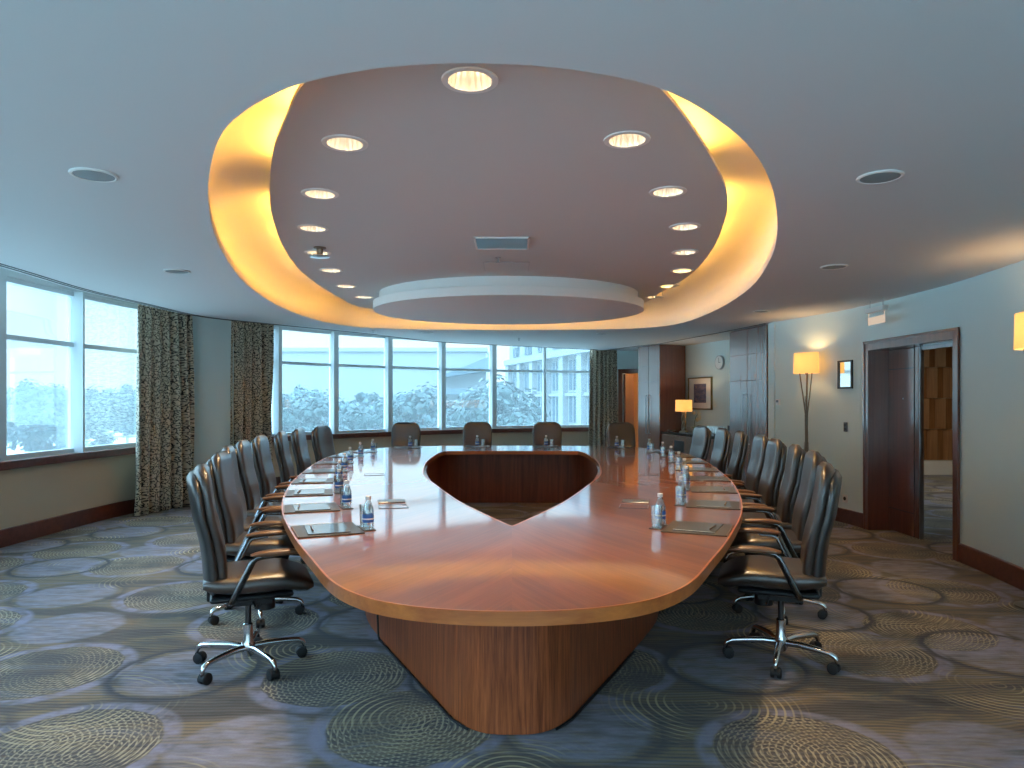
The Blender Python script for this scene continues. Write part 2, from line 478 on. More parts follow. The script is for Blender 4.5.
# ---- windows : one bay at a time
def bay(n, poly, mw=.09, SILL=SILL):
    poly = resample(poly, 7); inn, out = offset(poly, .02), offset(poly, .09)
    m = MB()
    m.band(inn, out, SILL, SILL + .05); m.band(inn, out, HEAD - .05, HEAD)
    m.band(inn, out, 2.035, 2.085)
    def post(p, q, w):
        t_ = (q - p).normalized(); nn = Vector((-t_.y, t_.x))
        a, b = p - t_ * 0, p + t_ * w
        m.band([a + nn * -.01, b + nn * -.01], [a + nn * .095, b + nn * .095], SILL, HEAD)
    post(poly[0], poly[1], mw)
    post(poly[-1], poly[-2], .02)
    o = m.build('window_%d' % n, M['white_frame']); struct(o)
    g0, g1 = offset(poly, .05), offset(poly, .056)
    MB().band(g0, g1, SILL + .05, 2.035).build('pane', M['window_glass'], o)
    MB().band(g0, g1, 2.085, HEAD - .05).build('pane', M['window_glass'], o)
    b0, b1 = offset(poly, .016), offset(poly, .019)
    return o
near = [p for p in Wc if p.y < clip(Wc, bear(-5), bear(75))[0].y]
lenn = resample(near, 61); k = 1
for i in range(0, 60, 12):
    bay(k, lenn[i:i+13]); k += 1
added_glazing = resample(frontwall, 61)  # glazing added behind the camera, out of view, to raise the daylight
for i in range(0, 60, 12):
    bay(k, added_glazing[i:i+13], SILL=.12); k += 1
xs = [-5, 76, 150]
for a, b in zip(xs[:-1], xs[1:]):
    bay(k, clip(Wc, bear(a), bear(b)), mw=.135); k += 1
xs = [262, 275.5, 332, 386.5, 440, 491, 543.5, 593]
for a, b in zip(xs[:-1], xs[1:]):
    bay(k, clip(Wc, bear(a), bear(b)), mw=.13 if a != 543.5 else .06); k += 1

# ------------------------------------------------------------------ ceiling
lip_img = [(470,63),(400,66),(350,72.5),(305,82.5),(275,94),(245,111),(223,132),(212,160),(208,192),(212,225),(224,255),(246,284),(275,304),(305,316.5),(340,325),(372,328),(430,329.5),(510,330),(590,329.5),(643,328),(682,323),(718,309),(750,288),(769,262),(777,236),(775,200),(765,170),(751,149),(735,133),(700,108),(655,86.5),(600,74),(540,66)]
lip = catmull([((x - 512) * 1.06 / (HOR - y), FPX * 1.06 / (HOR - y)) for x, y in lip_img], 4, True)
# ceiling edge: leaves a pocket in front of the windows
edge_img = [(0, 267), (75, 289), (137, 303.5), (200, 317), (270, 324.5), (360, 333.5), (430, 341.5), (491, 345), (595, 350)]
edge = V2((-3.1, -2.0), (-3.6, 1.0), (-3.95, 3.6)) + [Vector(((x - 512) * 1.06 / (HOR - y), FPX * 1.06 / (HOR - y))) for x, y in edge_img]
edge = catmull(edge, 8)
edge = [p for p in edge]
ceil_loop = edge + [Vector((1.78, 15.4))] + doorwall[1:] + alc[1:] + Rc
ce = MB().flat_poly([[(p.x, p.y) for p in ceil_loop], [(p.x, p.y) for p in lip]], CZ, False)
ce.build('ceiling', M['ceiling_paint'], smooth=0, fix=False); co = bpy.data.objects['ceiling']; struct(co)
# pocket in front of the windows
pk = MB(); n = len(edge)
pk.add([(p.x, p.y, CZ) for p in edge] + [(p.x, p.y, 2.84) for p in edge], [(i, i+1, n+i+1, n+i) for i in range(n-1)])
pk.flat_poly([[(p.x, p.y) for p in edge] + [(p.x, p.y) for p in reversed(offset(Wc, .05))]], 2.84, False)
pk.build('ceiling_pocket', M['white_paint'], co, smooth=0, fix=False)
# slot air diffuser along the ceiling edge
s1 = offset(edge, -.035); s2 = offset(edge, -.055); s3 = offset(edge, -.085); s4 = offset(edge, -.105)
sl = MB(); sl.band(s1, s2, CZ - .004, CZ); sl.band(s3, s4, CZ - .004, CZ)
struct(sl.build('trim_3', M['dark_gap']))
ln = V2((1.95, 15.0), (2.44, 13.62), (2.76, 13.1), (3.30, 10.72), (3.5, 9.64))
struct(MB().band(ln, offset(ln, -.03), CZ - .004, CZ).build('trim_4', M['dark_gap']))

# cove: lip face, wall, top, raft
cv = MB(); n = len(lip)
def loopstrip(m, A, za, B, zb):
    n = len(A); m.add([(p[0], p[1], za) for p in A] + [(p[0], p[1], zb) for p in B], [(i, (i+1) % n, n + (i+1) % n, n + i) for i in range(n)])
area = sum(lip[i-1].x * lip[i].y - lip[i].x * lip[i-1].y for i in range(n))
sgn = -1 if area > 0 else 1           # grow outward
lip2 = offset(lip, sgn * .05, True)
lipf = MB(); loopstrip(lipf, lip, CZ, lip, CZ + .065); loopstrip(lipf, lip, CZ + .065, lip2, CZ + .065)
lipf.build('cove_lip', M['white_paint'], co, fix=False)
cw = MB(); prof = [(0, .065), (0, .13), (.012, .19), (.045, .245), (.10, .29), (.18, .318), (.28, .33)]
cvl = [([p for p in offset(lip2, -sgn * a, True)], CZ + b) for a, b in prof]
for (A_, za), (B_, zb) in zip(cvl[:-1], cvl[1:]): loopstrip(cw, A_, za, B_, zb)
cw.flat_poly([[(p.x, p.y) for p in cvl[-1][0]]], CZ + .33, False)
cw.build('cove', M['white_paint'], co, smooth=70)
raft_img = [(270,185),(272,215),(285,250),(305,275),(335,295),(366,308)]
RH = 1.25
L = [((x - 512) * RH / (HOR - y), FPX * RH / (HOR - y)) for x, y in raft_img]
R_img = [(640,304),(660,293),(690,275),(712,250),(725,220),(727,195)]
R = [((x - 512) * RH / (HOR - y), FPX * RH / (HOR - y)) for x, y in R_img]
raft_pts = L + [(-1.1, 9.75), (0, 9.8), (1.1, 9.6)] + R + [(1.08, 3.72), (.81, 3.18), (.55, 2.74), (.25, 2.40), (-.15, 2.28), (-.52, 2.40), (-.82, 2.76), (-1.01, 3.12), (-1.2, 3.52)]
raft = catmull(raft_pts, 6, True)
DL = [(345,143),(320,193.5),(313,228),(317.5,252.5),(331,270),(346,286),(364,297),(627,139.5),(668,191.5),(685,226.5),(685,252),(682,270.5),(669,286),(655,297),(470,80)]
DLp = [((x - 512) * RH / (HOR - y), FPX * RH / (HOR - y)) for x, y in DL]
DR = .088
circ = lambda c, r, n=20: [(c[0] + r * math.cos(-2*PI*j/n), c[1] + r * math.sin(-2*PI*j/n)) for j in range(n)]
ra = MB()
ra.flat_poly([[(p.x, p.y) for p in raft]] + [circ(c, DR) for c in DLp], RZ, False)
loopstrip(ra, raft, RZ, raft, RZ + .02)
ra.flat_poly([[(p.x, p.y) for p in raft]] + [circ(c, DR) for c in DLp], RZ + .02, True)
ra.build('raft', M['raft_paint'], co, smooth=40, fix=False)
# cove tubes on top of the raft
sr = -1 if sum(raft[i-1].x * raft[i].y - raft[i].x * raft[i-1].y for i in range(len(raft))) > 0 else 1
tb = resample(offset(raft + [raft[0]], -sr * .07), 27 * 6 + 1)
tm = MB(); i = 0
while i + 6 < len(tb):
    c = tb[i + 3]
    gap = (c.x > 1.0 and 3.45 < c.y < 4.35) or (c.x < -1.2 and 4.3 < c.y < 4.8)
    if not gap: tm.tube([(p.x, p.y, RZ + .045) for p in tb[i:i+6]], .013, 6)
    i += 6
tm.build('cove_light', M['cove_tube'], co)
# stepped disc hanging under the raft
def ell(rx, ry, n=96): return [(-.04 + rx * math.cos(2*PI*j/n), 8.32 + ry * math.sin(2*PI*j/n)) for j in range(n)]
dk = MB()
dk.prism([ell(1.52, 1.30)], CZ + .075, RZ, top=False, bottom=False)
dk.prism([ell(1.59, 1.36)], CZ - .01, CZ + .085)
dk.build('ceiling_disc', M['white_paint'], co, bevel=.012)

# ------------------------------------------------------------------ ceiling fixtures
proto = None
rowname = {**{i: 'third-row' for i in range(0)}}
ordn = ['first', 'second', 'third', 'fourth', 'fifth', 'sixth', 'seventh', 'eighth']
for i, c in enumerate(DLp):
    if i < 7: lab = 'round lit recessed downlight, %s from the near end of the window-side row' % ordn[i]
    elif i < 14: lab = 'round lit recessed downlight, %s from the near end of the door-side row' % ordn[i - 7]
    else: lab = 'large round lit downlight alone at the near tip of the raised ceiling'
    if proto is None:
        proto = thing('ceiling_light', lab, 'downlight', (c[0], c[1], RZ), 0, 'downlights in the raised ceiling')
        MB().rings([[(r * math.cos(2*PI*j/28), r * math.sin(2*PI*j/28), z) for j in range(28)] for r, z in ((.087, 0), (.087, -.006), (.110, -.006), (.112, .0))], False, False).build('trim_ring', M['white_paint'], proto)
        rf = MB(); N = 40
        rf.rings([[((r + (.004 if j % 2 else 0)) * math.cos(2*PI*j/N), (r + (.004 if j % 2 else 0)) * math.sin(2*PI*j/N), z) for j in range(N)] for r, z in ((.083, -.002), (.078, .03), (.066, .075), (.05, .11))], False, True)
        rf.build('reflector', M['reflector'] if 'reflector' in M else simple('reflector', (.86, .80, .70), .35, .5), proto, smooth=0)
        bl = MB().lathe([(.012, .11), (.022, .09), (.025, .065), (.02, .05), (.006, .045)], 14).build('bulb', M['lamp_glow'], proto)
        d = bpy.data.lights.new('downlight_lamp', 'SPOT'); d.energy = 85; d.color = (1, .72, .42); d.spot_size = math.radians(92); d.spot_blend = 1; d.shadow_soft_size = .085
        lo = bpy.data.objects.new('downlight_lamp', d); COL.objects.link(lo); lo.parent = proto; lo.location = (0, 0, .035)
    else: dup(proto, (c[0], c[1], RZ), 0, lab)

def onceil(x, y, h=1.06): return ((x - 512) * h / (HOR - y), FPX * h / (HOR - y))
def spk(x, y, lab, r=.09, name='ceiling_speaker', cat='speaker'):
    c = onceil(x, y); o = thing(name, lab, cat, (c[0], c[1], CZ), 0, 'round grilles in the outer ceiling')
    MB().lathe([(r + .012, 0), (r + .012, -.006), (r, -.009), (r * .96, -.006)], 32, cap=False).build('trim_ring', M['white_paint'], o)
    MB().lathe([(r, 0), (r, -.005), (r * .5, -.008), (.005, -.009)], 32).build('grille', M['speaker_grille'], o)
    return o
spk(94, 174.5, 'round grey ceiling grille above the left windows, nearest the camera')
spk(177, 271, 'small dark round ceiling grille beside the first curtain')
spk(880, 176.5, 'round pale ceiling grille on the side of the double doorway, nearest the camera')
spk(834, 266.5, 'small round ceiling grille above the wall near the hanging exit sign')
spk(427, 332.5, 'tiny round ceiling grille before the back windows, window side', .08)
spk(602, 333.5, 'tiny round ceiling grille before the far patterned curtain', .08)
spk(761, 311, 'small round ceiling grille in front of the tall cupboard', .08)

o = thing('air_vent', 'rectangular silver air vent in the raised ceiling', 'vent', (-.08, 5.545, RZ))
MB().box(-.215, .215, -.2, -.185, -.012, 0).box(-.215, .215, .185, .2, -.012, 0).box(-.215, -.2, -.2, .2, -.012, 0).box(.2, .215, -.2, .2, -.012, 0).build('frame', M['white_paint'], o)
m = MB()
for i in range(9): m.box(-.2, .2, -.185 + i * .041, -.16 + i * .041, -.010, -.002)
m.build('louver', M['steel'], o, smooth=0)
o = thing('access_panel', 'flush square access panel behind the silver air vent', 'panel', (-.05, 6.52, RZ))
MB().box(-.2, .2, -.2, .2, -.004, 0).build('panel', M['raft_paint'], o)
MB().box(-.215, -.203, -.21, .21, -.004, 0).box(.203, .209, -.21, .21, -.004, 0).box(-.21, .21, -.209, -.203, -.004, 0).build('frame', M['steel'], o)
def sprinkler(x, y, z, lab):
    o = thing('sprinkler_head', lab, 'sprinkler', (x, y, z))
    MB().lathe([(.025, 0), (.025, -.006), (.009, -.01), (.009, -.04), (.004, -.045)], 14).build('body', M['steel'], o)
    MB().lathe([(.02, -.045), (.02, -.049)], 14).build('deflector', M['steel'], o)
sprinkler(-.12, 6.11, RZ, 'small sprinkler between the air vent and the access panel')
c = onceil(373, 330); sprinkler(c[0], c[1], CZ, 'small sprinkler on the ceiling before the back windows, window side')
c = onceil(519, 338); sprinkler(c[0], c[1], CZ, 'small sprinkler on the ceiling before the middle of the back windows')
o = thing('smoke_detector', 'small pendant detector below the window-side downlight row', 'detector', (-1.57, 5.72, RZ))
MB().lathe([(.05, 0), (.05, -.008), (.028, -.012), (.024, -.06), (.03, -.065)], 20).build('stem', M['bronze'], o)
MB().lathe([(.03, -.065), (.075, -.07), (.078, -.078), (.03, -.085)], 24).build('plate', M['steel'], o)

# ------------------------------------------------------------------ table
half = [(0,2.255),(.20,2.275),(.38,2.335),(.53,2.44),(.68,2.635),(.86,3.0),(1.07,3.45),(1.36,4.15),(1.56,4.75),(1.71,5.3),(1.87,5.98),(2.01,6.78),(2.15,7.7),(2.22,8.5),(2.2,9.2),(2.05,9.78),(1.72,10.22),(1.2,10.45),(.6,10.53),(0,10.55)]
outl = [(x, y) for x, y in half] + [(-x, y) for x, y in reversed(half[1:-1])]
outc = catmull(outl, 6, True)
hh = [(0,3.79),(.20,4.30),(.385,4.83),(.64,5.75),(.80,6.4),(.89,7.1),(.945,7.8),(.955,8.5),(.94,9.1),(.89,9.40)]
hr = catmull(hh, 5)
hole = hr + [Vector((.5, 9.44)), Vector((0, 9.455)), Vector((-.5, 9.44))] + [Vector((-p.x, p.y)) for p in reversed(hr[1:])]
TZ = .75
tbl = thing('conference_table', 'huge egg-shaped cherry conference table with pointed open centre', 'table', (0, 6.4, 0))
OX = Vector((0, 6.4))
def rel(l): return [(p[0] - OX.x, p[1] - OX.y) for p in l]
# table top sits in world coordinates through its parent; the mesh is shifted by the parent's place
ins = offset(outc, .009, True)
if max(p.x for p in ins) > max(p.x for p in outc): ins = offset(outc, -.009, True)
hin = offset(hole, .012, True)
if max(p.x for p in hin) < max(p.x for p in hole): hin = offset(hole, -.012, True)
MB().prism([rel(ins), rel(hin)], TZ - .045, TZ).build('tabletop', M['table_veneer'], tbl, fix=False, smooth=0)
MB().prism([rel(outc), rel(ins)], TZ - .048, TZ + .0005).build('edge_band', M['edge_wood'], tbl, smooth=40, bevel=.004)
MB().prism([rel(hin), rel(hole)], TZ - .048, TZ + .0005).build('inner_edge_band', M['edge_wood'], tbl, smooth=40)
ph = [(0,2.98),(.13,3.0),(.235,3.10),(.34,3.29),(.84,4.30),(1.0,4.75),(1.2,5.5),(1.38,6.3),(1.55,7.3),(1.65,8.2),(1.66,9.0),(1.5,9.6),(1.2,9.95),(.6,10.08),(0,10.1)]
pout = catmull(ph + [(-x, y) for x, y in reversed(ph[1:-1])], 6, True)
a_in = offset(pout, .03, True)
if max(p.x for p in a_in) > max(p.x for p in pout): a_in = offset(pout, -.03, True)
MB().prism([rel(pout), rel(a_in)], .007, TZ - .046).build('pedestal', M['pedestal_wood'], tbl, smooth=40)
pb = offset(pout, .01 if max(p.x for p in offset(pout, .01, True)) > max(p.x for p in pout) else -.01, True)
MB().prism([rel(a_in), rel(offset(a_in, .03 if max(p.x for p in offset(a_in, .03, True)) < max(p.x for p in a_in) else -.03, True))], 0, .012).build('plinth', M['black_rubber'], tbl, smooth=40)
ih = [(0,3.92),(.36,4.9),(.62,5.8),(.87,7.1),(.97,8.2),(1.02,9.0),(.98,9.5),(.80,9.74),(.4,9.79),(0,9.8)]
iin = catmull(ih + [(-x, y) for x, y in reversed(ih[1:-1])], 6, True)
io = offset(iin, .03 if max(p.x for p in offset(iin, .03, True)) > max(p.x for p in iin) else -.03, True)
MB().prism([rel(io), rel(iin)], 0, TZ - .046).build('inner_skirt', M['inner_wood'], tbl, smooth=40)
pco = offset(pout, .012 if max(p.x for p in offset(pout, .01, True)) > max(p.x for p in pout) else -.012, True)
lc = [Vector((p.x - OX.x, p.y - OX.y)) for p in sorted([p for p in pco if p.x < -.18 and p.y < 4.15], key=lambda p: -p.y)]
MB().tube([(lc[0].x + .04, 4.25 - OX.y, .69), (lc[0].x - .01, 4.2 - OX.y, .5), (lc[0].x - .02, 4.17 - OX.y, .2), (lc[0].x - .005, 4.13 - OX.y, .04)] + [(p.x, p.y, .007) for p in lc], .006, 8).build('power_cable', M['black_rubber'], tbl)
rc_ = [Vector((p.x - OX.x, p.y - OX.y)) for p in sorted([p for p in pco if p.x > .18 and p.y < 4.1], key=lambda p: -p.y)]
MB().tube([(p.x, p.y, .007) for p in rc_], .006, 8).build('power_cable', M['black_rubber'], tbl)

# edge point and inward normal of the table at a depth
def edge_at(d, side):
    best = None
    for i in range(len(outc)):
        a, b = outc[i], outc[(i+1) % len(outc)]
        if a.x * side >= 0 and b.x * side >= 0 and (a.y - d) * (b.y - d) <= 0 and a.y != b.y:
            p = a.lerp(b, (d - a.y) / (b.y - a.y)); t_ = (b - a).normalized()
            nn = Vector((-t_.y, t_.x))
            if nn.x * side > 0: nn = -nn
            if best is None or abs(p.x) > abs(best[0].x): best = (p, nn)
    return best

# cable hatches let into the top
def hatch(x, y, rz, lab, lid, proto=None):
    o = thing('cable_hatch', lab, 'hatch', (x, y, TZ), rz, 'cable hatches in the tabletop')
    m = MB(); w, h = .092, .075
    for b in ((-w, w, -h, -h + .006), (-w, w, h - .006, h), (-w, -w + .006, -h, h), (w - .006, w, -h, h)): m.box(*b, .0005, .003)
    m.build('frame', M['dark_metal'], o, smooth=0)
    MB().box(-w + .006, w - .006, -h + .006, h - .006, .0006, .0016).build('panel', M['table_veneer'], o, smooth=0)
    MB().box(w - .03, w - .008, h - .03, h - .010, .0018, .0035).build('finger_pull', M['black_plastic'], o, smooth=0)
    if lid:
        l = MB().box(-.09, .09, .17, .30, .0005, .007).build('lid', M['steel'], o, bevel=.003)
for side, nm in ((-1, 'window side'), (1, 'doorway side')):
    hatch(side * .76 + (.02 if side > 0 else 0), 4.48, -side * .22, 'cable hatch with raised metal lid on the %s of the table, near the tip' % nm, True)
    hatch(side * 1.26, 6.42, -side * .2, 'cable hatch halfway along the %s of the table' % nm, False)
    hatch(side * 1.40, 8.55, -side * .1, 'cable hatch at the far part of the %s of the table' % nm, False)

# ------------------------------------------------------------------ chair
def sup(w, h, n, e):
    out = []
    for j in range(n):
        a = 2*PI*j/n; c, s_ = math.cos(a), math.sin(a)
        out.append((w * math.copysign(abs(c) ** (2/e), c), h * math.copysign(abs(s_) ** (2/e), s_)))
    return out
def back_center(z):     # y of the backrest centre line at height z
    t = (z - .44) / .66
    return -.148 - .095 * t + .016 * math.sin(PI * min(1, t * 1.7))
def make_chair():
    r = thing('office_chair', 'x', 'chair', (0, 0, 0), 0, 'high-backed leather swivel chairs round the conference table')
    # seat
    m = MB(); rings = []
    for i in range(17):
        u = i / 16; y = -.22 + .54 * u
        e = math.sin(PI * u) ** .28 if 0 < u < 1 else .0
        e = max(e, .12)
        w = .245 * (1 - .05 * u) * (.80 + .2 * e); h = .056 * (.25 + .75 * e)
        zc = .475 - .03 * sstep(.72, 1, u) + .012 * (1 - sstep(0, .3, u))
        rings.append([(x, y, zc + z * (1.05 if z > 0 else .9) + (.012 * (abs(x) / .25) ** 2 if z > 0 else 0)) for x, z in sup(w, h, 28, 3.2)])
    m.rings(rings); m.build('seat', M['leather'], r, smooth=50)
    MB().box(-.20, .20, -.19, .22, .398, .428).build('seat_pan', M['black_plastic'], r, bevel=.015)
    # backrest cushion
    def slab(z0, z1, w0, w1, th, dy, top_r, e=3.4):
        rr = []; N = 22
        for i in range(N + 1):
            t = i / N; z = z0 + (z1 - z0) * t
            w = w0 + (w1 - w0) * sstep(0, .75, t)
            dt = (z1 - z) / top_r
            if dt < 1: w *= .55 + .45 * math.sqrt(max(0, 1 - (1 - dt) ** 2))
            db = (z - z0) / (top_r * .6)
            if db < 1: w *= .8 + .2 * math.sqrt(max(0, 1 - (1 - db) ** 2))
            k = min(1, (min(t, 1 - t) / .05)) ** .5 if min(t, 1 - t) < .05 else 1
            tt = th * (.35 + .65 * k) * (1.0 + .10 * math.sin(PI * min(1, t * 2.2)))
            cy = back_center(z) + dy
            rr.append([(x, cy + y * tt - (.02 * (1 - (x / max(w, 1e-3)) ** 2)), z) for x, y in sup(w, 1, 28, e)])
        return rr
    MB().rings(slab(.475, 1.09, .205, .228, .036, .022, .13)).build('backrest', M['leather'], r, smooth=55)
    MB().rings(slab(.435, 1.055, .212, .234, .032, -.020, .14)).build('back_shell', M['leather_black'], r, smooth=55)
    MB().box(-.05, .05, -.196, -.10, .375, .41).box(-.05, .05, -.205, -.172, .375, .50).build('back_bracket', M['black_plastic'], r, bevel=.008)
    # arms
    for s in (-1, 1):
        m = MB(); cp = [Vector(p) for p in ((s*.19, -.092, .408), (s*.25, -.092, .408), (s*.268, -.088, .416), (s*.276, -.074, .445), (s*.280, -.04, .515), (s*.283, 0, .595), (s*.284, .012, .618), (s*.283, .03, .632), (s*.282, .06, .636), (s*.28, .12, .637))]
        m.tube(cp, [.013, .015, .018, .020, .021, .020, .019, .017, .015, .010], 12, .62)
        arm = m.build('armrest', M['arm_steel'], r, smooth=50)
        m = MB(); rr = []
        for i in range(13):
            u = i / 12; y = .0 + .26 * u; e = max(.25, math.sin(PI * u) ** .4 if 0 < u < 1 else .25)
            rr.append([(s * .28 + x, y, .650 + z + .006 * math.sin(PI * u)) for x, z in sup(.034 * (.55 + .45 * e), .017 * e, 18, 2.6)])
        m.rings(rr); m.build('arm_pad', M['arm_leather'], arm, smooth=50)
    m = MB().box(-.085, .085, -.11, .12, .345, .402); m.tube([(-.05, .06, .36), (-.19, .07, .36), (-.225, .075, .357)], .007, 8); m.tube([(.05, .02, .36), (.20, .03, .36)], .007, 8)
    m.lathe([(.05, .30), (.05, .35)], 18, (0, .09, 0))
    m.build('mechanism', M['black_plastic'], r, bevel=.01)
    MB().lathe([(.016, .21), (.016, .35)], 18).build('gas_lift', M['dark_metal'], r)
    MB().lathe([(.0, .055), (.026, .055), (.036, .075), (.040, .10), (.034, .125), (.027, .14), (.026, .225), (.02, .23)], 22).build('column', M['chrome'], r)
    lm = MB(); lm.tube([(.025, 0, .102), (.10, 0, .108), (.20, 0, .104), (.262, 0, .098), (.287, 0, .087), (.297, 0, .068), (.298, 0, .055)], [.019, .018, .016, .0145, .014, .012, .009], 12)
    cm = MB()
    for s in (-1, 1):
        cm.rings([[(.298 - .018 + rr_ * math.cos(2*PI*j/20), y, .027 + rr_ * math.sin(2*PI*j/20)) for j in range(20)] for y, rr_ in ((s*.006, .020), (s*.008, .027), (s*.024, .027), (s*.027, .021))])
    cm.lathe([(.008, .03), (.010, .055)], 12, (.298, 0, 0))
    cm.rings([[(.28 + (.030 * math.cos(PI*j/10 - .2)) , y, .028 + .030 * math.sin(PI*j/10 - .2)) for j in range(11)] for y in (-.02, .02)])
    leg = lm.build('leg', M['chrome'], r, smooth=50)
    cas = cm.build('caster', M['black_rubber'], leg, smooth=40)
    for k in range(1, 5):
        l2 = leg.copy(); COL.objects.link(l2); l2.parent = r
        c2 = cas.copy(); COL.objects.link(c2); c2.parent = l2
    return r
chair = make_chair()
used = [False]
def place_chair(x, y, rz, lab, star=None):
    if not used[0]:
        r = chair; used[0] = True; r.location = (x, y, 0); r.rotation_euler = (0, 0, rz); r['label'] = lab
    else: r = dup(chair, (x, y, 0), rz, lab)
    a0 = star if star is not None else random.uniform(0, 72)
    for k, l in enumerate(c for c in r.children if c.name.split('.')[0] == 'leg'):
        l.rotation_euler = (0, 0, math.radians(a0 + 72 * k) - rz)
    return r

# ------------------------------------------------------------------ place settings
def make_mat():
    r = thing('desk_mat', 'x', 'desk mat', (0, 0, TZ), 0, 'dark leather desk mats on the conference table')
    MB().box(-.175, .175, -.165, .165, .0006, .006).build('pad', M['mat_leather'], r, bevel=.002)
    MB().box(-.17, .17, -.165, -.158, .006, .0066).build('stitching', M['arm_leather'], r, smooth=0)
    return r
def make_pad():
    r = thing('notepad', 'x', 'notepad', (0, 0, 0), 0, 'notepads on the desk mats')
    MB().box(-.105, .105, -.14, .14, 0, .004).build('sheets', M['note_paper'], r, smooth=0)
    MB().box(-.105, .105, .134, .14, .004, .0052).build('binding', M['paper'], r, smooth=0)
    return r
def make_pen():
    r = thing('pen', 'x', 'pen', (0, 0, 0), 0, 'pens on the notepads')
    MB().tube([(-.07, 0, .005), (-.062, 0, .005), (.055, 0, .005), (.068, 0, .005)], [.002, .0045, .0045, .0025], 10).build('barrel', M['arm_leather'], r)
    MB().box(.015, .06, -.0012, .0012, .0095, .0112).build('clip', M['chrome'], r, smooth=0)
    return r
def make_bottle():
    r = thing('water_bottle', 'x', 'bottle', (0, 0, 0), 0, 'water bottles on the conference table'); r.scale = (1, 1, .9)
    MB().lathe([(.026, 0), (.029, .004), (.029, .105), (.027, .118), (.018, .145), (.0125, .160), (.012, .170)], 24).build('body', M['bottle_glass'], r, smooth=50)
    MB().lathe([(.0295, .040), (.0297, .041), (.0297, .084), (.0295, .085)], 24, cap=False).build('label', M['label_blue'], r)
    MB().lathe([(.0300, .056), (.0300, .064)], 24, cap=False).build('label_stripe', M['label_white'], r)
    MB().lathe([(.0145, .168), (.0148, .170), (.0148, .188), (.013, .190)], 18).build('cap', M['cap_white'], r)
    return r
def make_glass():
    r = thing('tumbler', 'x', 'glass', (0, 0, 0), 0, 'tumblers beside the water bottles')
    MB().lathe([(.026, 0), (.031, .115), (.0295, .115), (.0245, .010)], 22).build('body', M['clear_glass'], r, smooth=50)
    return r
def make_coaster():
    r = thing('coaster', 'x', 'coaster', (0, 0, 0), 0, 'coasters under bottles and tumblers')
    MB().box(-.085, .085, -.033, .033, 0.0006, .005).build('base', M['mat_leather'], r, bevel=.002)
    return r
protos = {}
def put(kind, mk, loc, rz, lab):
    if kind not in protos:
        o = mk(); protos[kind] = o; o.location = loc; o.rotation_euler = (0, 0, rz); o['label'] = lab; return o
    return dup(protos[kind], loc, rz, lab)
def setting(E, n, seat, turn=0, far=False):
    """E edge point, n inward normal"""
    n = n.normalized(); tan = Vector((-n.y, n.x)); rz = math.atan2(-n.x, n.y)
    j = lambda s: random.uniform(-s, s)
    p = E + n * .178
    put('mat', make_mat, (p.x, p.y, TZ), rz, 'dark leather desk mat at the ' + seat)
    q = p + tan * j(.012) + n * .0
    put('pad', make_pad, (q.x, q.y, TZ + .0065), rz + PI/2 + j(.05), 'grey notepad on the desk mat at the ' + seat)
    s = p - n * .075 + tan * j(.01)
    put('pen', make_pen, (s.x, s.y, TZ + .0106), rz + j(.15), 'brown pen on the notepad at the ' + seat)
    sd = 1 if tan.y < 0 else -1
    if far: sd = 1
    b = E + n * (.386 + j(.006)) + tan * (sd * .03)
    ca = rz + j(.1)
    put('coaster', make_coaster, (b.x, b.y, TZ), ca, 'flat coaster under the bottle at the ' + seat)
    ax = Vector((math.cos(ca), math.sin(ca)))
    b1, b2 = b + ax * .040 * turn, b - ax * .042 * turn
    put('bottle', make_bottle, (b1.x, b1.y, TZ + .0055), rz + (PI if n.x > 0 else 0) + j(.6), 'small water bottle with blue label at the ' + seat)
    put('glass', make_glass, (b2.x, b2.y, TZ + .0055), 0, 'clear tumbler beside the bottle at the ' + seat)

LD = [3.79, 4.60, 5.33, 6.05, 6.85, 7.75, 8.6, 9.35]
RD = [3.85, 4.72, 5.48, 6.25, 7.0, 7.85, 8.65, 9.35]
ML = [3.60, 4.36, 5.10, 5.86, 6.68, 7.58, 8.48, 9.27]
MR = [3.64, 4.50, 5.27, 6.03, 6.85, 7.7, 8.52, 9.27]
for side, ds, ms, nm in ((-1, LD, ML, 'window'), (1, RD, MR, 'doorway')):
    for i, (d, md) in enumerate(zip(ds, ms)):
        E, n = edge_at(d, side)
        turn = Vector((-side, n.y * .95)).normalized()
        h = E - n * (.19 + random.uniform(-.015, .02) - (.03 if i > 4 else 0))
        if i == 0: h = Vector((-1.425, 3.78)) if side < 0 else Vector((1.483, 3.86))
        if i == 1 and side > 0: h = Vector((1.80, 4.74))
        if i == 1 and side < 0: h = Vector((-1.70, 4.66))
        rz = math.atan2(-turn.x, turn.y) + random.uniform(-.07, .07)
        if i == 0: rz = -PI/2 + .40 if side < 0 else PI/2 - .36
        seat = '%s seat from the near tip, %s side' % (ordn[i], nm)
        lab = 'dark leather high-backed swivel chair, %s from the near tip on the %s side' % (ordn[i], nm)
        place_chair(h.x, h.y, rz, lab, 28 if i == 0 else None)
        E2, n2 = edge_at(md, side)
        setting(E2, n2, seat, 1 if side < 0 else 1)
names4 = ['far-end seat nearest the curtained window side', 'second far-end seat from the window side', 'third far-end seat from the window side', 'far-end seat nearest the table lamp']
lab4 = ['brown leather swivel chair at the far end, before the back windows, nearest the window side', 'brown leather swivel chair at the far end, second from the window side', 'brown leather swivel chair at the far end, before the pale stone building', 'brown leather swivel chair at the far end, before the far door']
